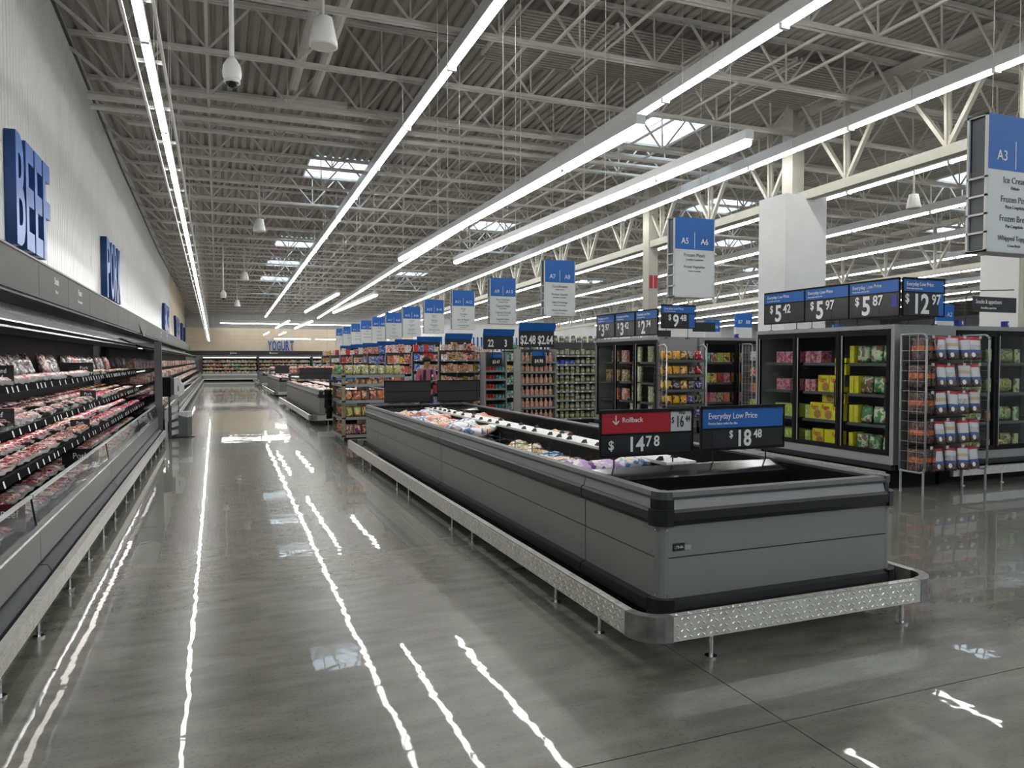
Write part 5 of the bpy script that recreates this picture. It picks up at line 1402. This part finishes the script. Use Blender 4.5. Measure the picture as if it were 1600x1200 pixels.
# first: jars
gondola(8.02, 9.9, 17.2, ZS8, 'tall dark shelf unit of green jars left of the dark freezer', 2.12)
JK = [jarm(k) for k in ('olive', 'pickle', 'palejar')]; blu = boxm(.11, .1, .10, 'bluepk'); rng = random.Random(9)
nj = 0
for si, z in enumerate(ZS8):
    for i in range(12):
        x = 8.10 + i * .15
        if si == 6 and 0 <= i <= 3: tag(ob('blue_pack', blu, None, (x, 17.29, z)), '%s low blue pack on the jar shelf beside the peach bottles' % od(i), 'grocery', 'blue packs on the jar shelf'); continue
        k = (2 if i < 4 and si != 7 else (0 if (i + si) % 3 else 1)) if si > 1 else (1 if i % 3 else 0)
        if x > 9.5: continue
        tag(ob('jar', JK[k], None, (x, 17.33, z)), '%s jar from the left on the %s shelf from the floor of the jar unit' % (od(i), od(si)), 'jar', 'jars on the jar unit'); nj += 1
for i in range(9):
    tag(ob('jar', JK[(i * 2) % 3], None, (8.1 + i * .17, 17.4, 2.12)), '%s jar standing on top of the jar unit' % od(i), 'jar', 'jars on top of the jar unit')
E0 = (.17, .47, .77, 1.07, 1.37, 1.62)
endcap(7.0, 8.0, 17.1, E0, 'grey endcap rack of peach coloured bottles', 1.93, '$4.98')
for si, z in enumerate(E0):
    for i in range(7):
        tag(ob('bottle', bot, None, (7.11 + i * .128, 17.22, z)), '%s peach bottle from the left on the %s shelf of the endcap' % (od(i), od(si)), 'bottle', 'peach bottles on the endcap')
topper(6.95, 17.05, 1.98, .95, ('$2.48', '$2.64'), 'price topper with blue hood above the peach bottles')
# second: red and teal cans, teal boxes
endcap(7.42, 8.12, 20.9, (.2, .5, .8, 1.08, 1.34), 'grey endcap rack of red and teal cans', 1.9, '$3.47')
for si, z in enumerate((.2, .5, .8, 1.08, 1.34)):
    for i in range(6):
        tag(ob('can', can['redcan' if i < 3 else 'teal'], None, (7.51 + i * .105, 21.0, z)), '%s %s can from the left, %s shelf of the can endcap' % (od(i), 'red' if i < 3 else 'teal', od(si)), 'can', 'cans on the can endcap')
topper(7.35, 20.85, 1.98, .95, ('22', '3'), 'price topper with blue hood above the can endcap')
FAR = MB(); FARM = []
def mixed(n, x0, x1, y, zs, kinds, label, plab, bw=.16, h=.24, cat='grocery', top=True, far=False):
    gondola(x0, x1, y, zs, label, 1.95)
    ms = [boxm(bw - .01, .16, h * f, k) for k, f in zip(kinds, (1, .8, .9, .7, .85, .75, .95))]
    r = random.Random(n); c = 0
    if far:
        for k in kinds:
            if k not in FARM: FARM.append(k)
        for z in list(zs) + [1.955]:
            x = x0 + .05 + bw / 2
            while x < x1 - bw / 2:
                FAR.box(x - bw / 2 + .006, y + .1, z, x + bw / 2 - .006, y + .26, z + h * r.uniform(.65, 1), FARM.index(r.choice(kinds))); x += bw
        return
    for si, z in enumerate(zs):
        i = 0; x = x0 + .05 + bw / 2
        while x < x1 - bw / 2:
            tag(ob('grocery_box', ms[r.randrange(len(ms))], None, (x, y + .09, z)), '%s pack from the left, %s shelf of %s' % (od(i), od(si), plab), cat, 'packs on ' + plab); x += bw; i += 1
    if top:
        i = 0; x = x0 + .1
        while x < x1 - .1:
            tag(ob('overstock_box', ms[r.randrange(len(ms))], None, (x, y + .15, 1.955)), '%s carton stored on top of %s' % (od(i), plab), 'carton', 'cartons on top of ' + plab); x += bw * 1.15; i += 1
ZS5 = (.16, .55, .95, 1.32, 1.66)
mixed(1, 8.15, 9.3, 21.05, ZS5, ['mixgreen', 'teal', 'mixwhite', 'mixgreen', 'mixwhite', 'yellowbag'], 'shelf unit of teal boxes and white bags behind the peach bottle endcap', 'the teal box shelf unit')
mixed(12, 6.2, 7.38, 21.3, ZS5, ['brown', 'mixred', 'olive', 'mixwhite', 'bun'], 'shelf unit left of the can endcap', 'the shelf left of the can endcap')
endcap(7.42, 8.1, 24.7, (.2, .5, .8, 1.05, 1.3, 1.5), 'grey endcap rack of small olive cups', 1.9, '$1.98')
for si, z in enumerate((.2, .5, .8, 1.05, 1.3, 1.5)):
    for i in range(8): tag(ob('cup', smal, None, (7.49 + i * .078, 24.8, z)), '%s small cup from the left, %s shelf of the cup endcap' % (od(i), od(si)), 'cup', 'small cups on the endcap')
topper(7.3, 24.65, 1.98, .95, ('7', '9'), 'price topper with blue hood above the cup endcap')
mixed(2, 8.12, 9.4, 24.9, ZS5, ['bun', 'mixwhite', 'meat_pale', 'mixblue', 'mixblue', 'brown'], 'shelf unit of cream and blue packs right of the cup endcap', 'the cream and blue shelf unit')
mixed(3, 6.3, 7.4, 25.0, ZS5, ['redcan', 'mixred', 'mixblue', 'mixwhite', 'bluepk'], 'shelf unit of red packs left of the cup endcap', 'the red pack shelf unit')
WH = ['fourth', 'fifth', 'sixth', 'seventh', 'eighth', 'ninth']
KS = [['mixwhite', 'bun', 'yellowbag', 'brown', 'mixred'], ['mixred', 'orange', 'mixwhite', 'yellowbag', 'bun'], ['bluepk', 'mixblue', 'violetbag', 'mixwhite', 'mixred'], ['mixblue', 'bun', 'mixred', 'peach', 'mixwhite'], ['redcan', 'mixred', 'mixblue', 'bluepk', 'mixwhite'], ['mixblue', 'violetbag', 'redcan', 'mixwhite', 'brown']]
for q in range(6):
    y = 28.6 + 3.9 * q; s_ = WH[q]
    endcap(7.4, 8.15, y, (.3, .7, 1.1, 1.45), 'small %s endcap rack counted from the peach bottles' % s_, 1.9, ('$4.16', '$6.97', '$3.98', '$2.50', '$5.12', '$1.24')[q])
    ms = [boxm(.15, .2, .26, k) for k in KS[q]]
    for si, z in enumerate((.3, .7, 1.1)):
        for i in range(4): tag(ob('grocery_box', ms[(i + si) % 5], None, (7.53 + i * .165, y + .1, z)), '%s pack on the %s shelf of the %s endcap' % (od(i), od(si), s_), 'grocery', 'packs on the %s endcap' % s_)
    topper(7.3, y - .05, 1.98, .95, (('1', '1'), ('7', '7'), ('4', '3'), ('2', '9'), ('5', '5'), ('1', '8'))[q], 'small price topper above the %s endcap' % s_)
    fr_ = q >= 2
    mixed(20 + q, 8.2, 9.6, y + .2, (.16, .7, 1.15, 1.55), KS[q], 'shelf unit right of the %s endcap' % s_, 'the shelf right of the %s endcap' % s_, bw=.22, h=.34, far=fr_)
    mixed(40 + q, 6.2, 7.36, y + .3, (.16, .7, 1.15, 1.55), KS[(q + 1) % 6], 'shelf unit left of the %s endcap' % s_, 'the shelf left of the %s endcap' % s_, bw=.22, h=.34, far=fr_)

tag(FAR.build('packed_groceries', [PK[k] for k in FARM]), 'small packs on the farthest grocery shelf units and on top of them', 'grocery', kind='stuff')

# ================================================================ BREAD AND SNACK RACK
t = thing('snack_shelf', 'wooden posted rack of chip bags topped with herbs and salad bags behind the island', 'rack', (2.32, 15.16, 0))
W_, D_ = 1.29, 1.30
for (x, y) in ((0, 0), (0, D_ - .06)): B(x, y, .08, x + .075, y + .06, 1.40).build('post', M['wood'], t)
for (x, y) in ((W_ - .06, 0), (W_ - .06, D_ - .06)): B(x, y, .08, x + .06, y + .06, 1.34).build('post', M['dkgrey'], t)
B(.05, .05, 0, W_ - .05, D_ - .05, .10).build('base', M['black'], t)
B(W_ * .4, .06, .1, W_ * .44, D_ - .06, 1.34).build('back_panel', M['dkgrey'], t)
RZ = (.13, .49, .83, 1.16, 1.345)
for z in RZ:
    s_ = B(.0, .0, z - .03, W_, D_, z).build('shelf', M['dkgrey'], t); B(.08, -.015, z - .045, W_, 0, z + .012).build('price_strip', M['panelL'], s_); B(-.015, .0, z - .045, 0, D_, z + .012).build('price_strip', M['panelL'], s_)
def up(k, seeds=(1, 2), w=.16, h=.20, d=.09): return [bag_mesh(k, w, h, d, s, axis='y', c=(0, 0, h / 2), nx=6, ny=6, jit=.008) for s in seeds]
UP = {k: up(k) for k in ('salad', 'herb', 'chips', 'chipsg', 'mixred', 'brown')}
for i in range(7):
    tag(ob('salad_bag', UP['salad'][i % 2], None, (2.47 + i * .168, 15.27, 1.345), (-.08, 0, rng.uniform(-.2, .2))), '%s yellow salad bag from the left on top of the snack shelf' % od(i), 'bag', 'salad bags on the snack shelf')
for i in range(7):
    tag(ob('herb_bag', UP['herb'][i % 2], None, (2.36 + (i % 4) * .25, 15.72 + (i // 4) * .35 + rng.uniform(-.05, .05), 1.35), (-.05, 0, -1.2 if i in (0, 4) else rng.uniform(-.3, .3))), '%s green herb bag behind the salad bags on the snack shelf' % od(i), 'bag', 'herb bags on the snack shelf')
cup = boxm(.09, .09, .10, 'brown')
for i in range(8): tag(ob('dip_cup', cup, None, (2.50 + i * .125, 15.2, 1.16)), '%s small brown dip cup under the salad shelf' % od(i), 'cup', 'dip cups on the snack shelf')
for z, k, n, nm in ((.83, 'chips', 6, 'middle'), (.49, 'chipsg', 6, 'lower'), (.13, 'mixred', 6, 'bottom')):
    for i in range(n): tag(ob('chip_bag', UP[k][i % 2], None, (2.48 + i * .165, 15.27, z), (-.1, 0, rng.uniform(-.15, .15)), (1, 1, 1.12)), '%s chip bag from the left on the front of the %s shelf' % (od(i), nm), 'bag', 'chip bags on the front of the snack shelf')
    for i in range(6): tag(ob('chip_bag', UP[('brown', 'mixred')[i % 2] if z > .2 else 'chips'][i % 2], None, (2.43, 15.35 + i * .18, z), (0, -.1, -PI / 2 + rng.uniform(-.2, .2)), (1, 1, 1.1)), '%s chip bag from the front on the aisle side of the %s shelf' % (od(i), nm), 'bag', 'chip bags on the aisle side of the snack shelf')
for i in range(3):
    b = MB(); b.pillow(.16, .40 - i * .06, .10, 5, 7, jit=.02, axis='y', c=(0, 0, -.2)); 
    tag(b.build('black_bag', M['blackmatte'], None, (2.22, 16.42 - i * .10, 1.02 - i * .14), (0, 0, .3 * i), smooth=True), '%s black bag hanging at the aisle side of the snack shelf' % od(i), 'bag', 'black bags hanging on the snack shelf')
# ================================================================ BUN STACKS
for q, (x, y, w, nm) in enumerate(((2.55, 29.35, 1.75, 'second'), (2.7, 43.4, 1.7, 'third'))):
    t = thing('bun_rack', 'dark rack stacked with pink and tan bun bags behind the %s island' % nm, 'rack', (x, y, 0))
    for z in (.35, .75, 1.12): B(0, 0, z - .03, w, .6, z).build('shelf', M['dkgrey'], t)
    for (a, c) in ((0, 0), (w - .05, 0), (0, .55), (w - .05, .55)): B(a, c, 0, a + .05, c + .05, 1.12).build('post', M['dkgrey'], t)
    bn = [bag_mesh('bun', .30, .28, .17, s) for s in (1, 2)]
    for si, z in enumerate((.35, .75, 1.12)):
        for i in range(6):
            for l in range(2 if si == 2 and q == 0 else 1):
                tag(ob('bun_bag', bn[(i + l) % 2], None, (x + .15 + i * .29, y + .2, z + .085 + l * .13), (rng.uniform(-.1, .1), rng.uniform(-.1, .1), rng.uniform(-.4, .4))), '%s bun bag from the left, %s level, layer %s, rack behind the %s island' % (od(i), od(si), 'two' if l else 'one', nm), 'bread', 'bun bags behind the %s island' % nm)

# ================================================================ FAR YOGURT CASES
for i in range(4):
    x0 = -1.15 + i * 4.2; w = 4.15
    t = thing('dairy_case', '%s dairy case under the far tan wall counted from the meat wall' % od(i), 'refrigerated case', (x0, 62.9, 0))
    B(0, .9, 0, w, 1.0, 2.0).build('back_panel', M['blackmatte'], t)
    B(0, .0, .12, w, .9, .42).build('base', M['panelL'], t); B(.02, -.01, .44, w - .02, .04, .60).build('front_panel', mat('case_white', (.55, .57, .58), .4), t); B(0, -.03, .13, w, 0, .2).build('kick_rail', M['tread'], t)
    for z in (.62, .9, 1.18, 1.46): B(.04, .2, z - .02, w - .04, .9, z).build('shelf', M['blackmatte'], t)
    B(0, .1, 1.86, w, .95, 2.02).build('canopy', M['panelL'], t); B(.1, .3, 1.845, w - .1, .36, 1.86).build('case_lamp', M['caselamp'], t)
    B(0, 0, .1, .05, .95, 2.0).build('end_panel', M['dkgrey'], t)
    b = MB()
    for z in (.62, .9, 1.18, 1.46):
        x = .1
        while x < w - .1:
            ww = rng.choice((.08, .1, .14)); mi = rng.choice((0, 0, 1, 2, 3, 4)) if i < 2 else rng.choice((0, 0, 0, 5, 0))
            b.box(x, .22, z, x + ww - .012, .5, z + rng.uniform(.13, .22), mi); x += ww
    tag(b.build('dairy_goods', [PK[k] for k in ('mixwhite', 'mixred', 'tealbox', 'bun', 'limebox', 'bluepk')], None, (x0, 62.9, 0)), 'small cartons filling the %s far dairy case' % od(i), 'dairy', kind='stuff')

# ================================================================ PERSON
def skin_mesh(name, nodes, edges, m, parent, root, sub=2, smooth=True):
    me = bpy.data.meshes.new(name); me.from_pydata([n[:3] for n in nodes], edges, [])
    me.materials.append(m); o = ob(name, me, parent)
    md = o.modifiers.new('skin', 'SKIN'); md.use_smooth_shade = True
    for i, n in enumerate(nodes):
        sv = me.skin_vertices[0].data[i]; r = n[3]; sv.radius = r if isinstance(r, tuple) else (r, r); sv.use_root = (i == root)
    if sub: s_ = o.modifiers.new('sub', 'SUBSURF'); s_.levels = sub; s_.render_levels = sub
    return o
P = thing('person', 'person in a pink shirt and navy vest looking down at a phone behind the island', 'person', (4.62, 17.2, 0), R(12))
N = []; Eg = []
def nd(x, y, z, r, p=None):
    N.append((x, y, z, r)); 
    if p is not None: Eg.append((p, len(N) - 1))
    return len(N) - 1
pel = nd(0, 0, .92, (.15, .11)); spi = nd(0, .01, 1.12, (.135, .10), pel); che = nd(0, .01, 1.34, (.16, .115), spi); nk = nd(0, 0, 1.47, (.06, .06), che); hd0 = nd(0, -.03, 1.54, .075, nk); hd1 = nd(0, -.055, 1.62, (.082, .095), hd0); hd2 = nd(0, -.05, 1.69, .062, hd1)
hands = []
for s in (-1, 1):
    sh = nd(s * .17, .01, 1.40, .062, che); el = nd(s * .25, -.02, 1.14, .046, sh); wr_ = nd(s * .10 + .02, -.27, 1.13, .030, el); pa = nd(s * .06 + .02, -.35, 1.145, (.040, .022), wr_)
    for f in range(4):
        a = nd(s * .06 + .02 + (f - 1.5) * .021, -.40, 1.155, .0095, pa); c = nd(s * .045 + .02 + (f - 1.5) * .019, -.43 - (.01 if f in (1, 2) else 0), 1.175, .0085, a); nd(s * .035 + .02 + (f - 1.5) * .018, -.425, 1.195, .0075, c)
    th = nd(s * .02 + .02, -.35, 1.165, .011, pa); nd(s * .005 + .02, -.385, 1.185, .009, th)
    hp = nd(s * .09, 0, .86, .085, pel); kn = nd(s * .10, -.02, .48, .058, hp); an = nd(s * .10, .02, .09, .042, kn); nd(s * .11, -.13, .045, (.045, .035), an)
body = skin_mesh('body', N, Eg, M['skin'], P, 0)
N2 = [(0, 0, .86, (.165, .125)), (0, .01, 1.12, (.155, .12)), (0, .01, 1.34, (.175, .13)), (0, .0, 1.44, (.085, .085))]; E2 = [(0, 1), (1, 2), (2, 3)]
for s in (-1, 1):
    k = len(N2); N2 += [(s * .175, .01, 1.39, .075), (s * .255, -.02, 1.13, .062), (s * .12 + .02, -.235, 1.13, .045)]; E2 += [(2, k), (k, k + 1), (k + 1, k + 2)]
skin_mesh('shirt', N2, E2, M['pink'], P, 0)
for s in (-1, 1):
    b = MB(); b.pillow(.075, .46, .03, 4, 8, c=(s * .095, -.115, 1.20), axis='y'); b.build('vest_front', M['navy'], P, smooth=True)
b = MB(); b.pillow(.30, .50, .05, 5, 6, c=(0, .13, 1.19), axis='y'); b.build('vest_back', M['navy'], P, smooth=True)
B(.075, -.145, 1.24, .115, -.135, 1.31).build('name_badge', M['white'], P)
N3 = [(0, 0, .92, (.168, .128))]; E3 = []
for s in (-1, 1):
    k = len(N3); N3 += [(s * .09, 0, .82, .10), (s * .10, -.02, .48, .075), (s * .10, .02, .09, .065)]; E3 += [(0, k), (k, k + 1), (k + 1, k + 2)]
skin_mesh('trousers', N3, E3, M['navy'], P, 0)
for s in (-1, 1):
    b = MB(); b.pillow(.10, .27, .10, 4, 6, c=(s * .105, -.06, .05)); b.build('shoe', M['blackmatte'], P, smooth=True)
b = MB(); b.lathe([(.098, -.02), (.107, .03), (.10, .075), (.07, .11), (.02, .125)], 14); b.build('hair', M['hair'], P, (0, -.045, 1.63), (R(-10), 0, 0), smooth=True)
for s in (-1, 1):
    b = MB(); b.lathe([(.002, -.009), (.009, 0), (.002, .009)], 8); b.build('eye', M['textk'], P, (s * .033, -.138, 1.605))
b = MB(); b.cyl((0, -.135, 1.60), (0, -.165, 1.575), .010, 6, 0, .016); b.build('nose', M['skin'], P)
b = MB(); b.bar((-.025, -.135, 1.545), (.025, -.135, 1.545), .008); b.build('mouth', mat('lip', (.30, .12, .10), .5), P)
ph = thing('phone', 'dark phone held in both hands by the person in pink', 'phone', (4.70, 16.80, 1.20), R(12)); 
b = MB(); b.box(-.035, -.008, -.06, .035, .004, .08); b.build('case', M['black'], ph, rot=(R(-35), 0, 0)); B(-.03, .004, -.055, .03, .006, .075).build('screen', M['blackgloss'], ph, rot=(R(-35), 0, 0))

# ================================================================ SMALL THINGS
t = thing('hanging_marker', 'black Snacks and appetizers marker on a curved arm above the right freezer', 'sign', (9.95, 7.5, 2.11))
b = MB(); b.tube([(0, 0, 0), (0, 0, .42), (.04, 0, .50), (.14, 0, .54), (1.0, 0, .58)], .008, 6); b.build('arm', M['black'], t)
mk = B(.14, -.008, .24, 1.05, .008, .46).build('panel', M['black'], t, (0, 0, 0))
txt('Snacks & appetizers', .085, M['textw'], (.19, -.01, .36), FN, mk, align='LEFT', xs=.8); txt('Bocadillos y aperitivos', .045, M['textw'], (.30, -.01, .285), FN, mk, align='LEFT', xs=.8)
for i, (x, y) in enumerate(((13.1, 18.5), (15.2, 24))):
    t = thing('hanging_marker', '%s small black aisle marker above the freezers between the aisle signs' % od(i), 'sign', (x, y, 2.5))
    B(0, 0, 0, .8, .02, .28).build('panel', M['black'], t); 
    for X in (.1, .7): b = MB(); b.cyl((X, .01, .28), (X, .01, roof(ZD + .06, y) - 2.5), .004, 4); b.build('hanger_wire', M['steel'], t)
b = MB(); b.add([(0, 0, .004), (.10, -.09, .012), (.16, -.20, .02), (.08, -.16, .03), (.02, -.03, .014), (0, 0, .001), (.10, -.09, .002), (.16, -.20, .004)], [(0, 1, 4), (1, 2, 3), (1, 3, 4), (5, 7, 6), (0, 5, 6, 1), (1, 6, 7, 2)])
tag(b.build('paper_scrap', mat('paper_cream', (.75, .62, .52), .6), None, (3.065, 1.99, 0)), 'torn pale paper scrap lying on the floor at the lower right', 'scrap')
b = MB(); b.pillow(.02, .008, .005, 3, 2, c=(0, 0, .003)); tag(b.build('floor_crumb', M['blackmatte'], None, (-.826, 4.53, 0)), 'tiny dark crumb on the floor near the meat case rail', 'scrap')
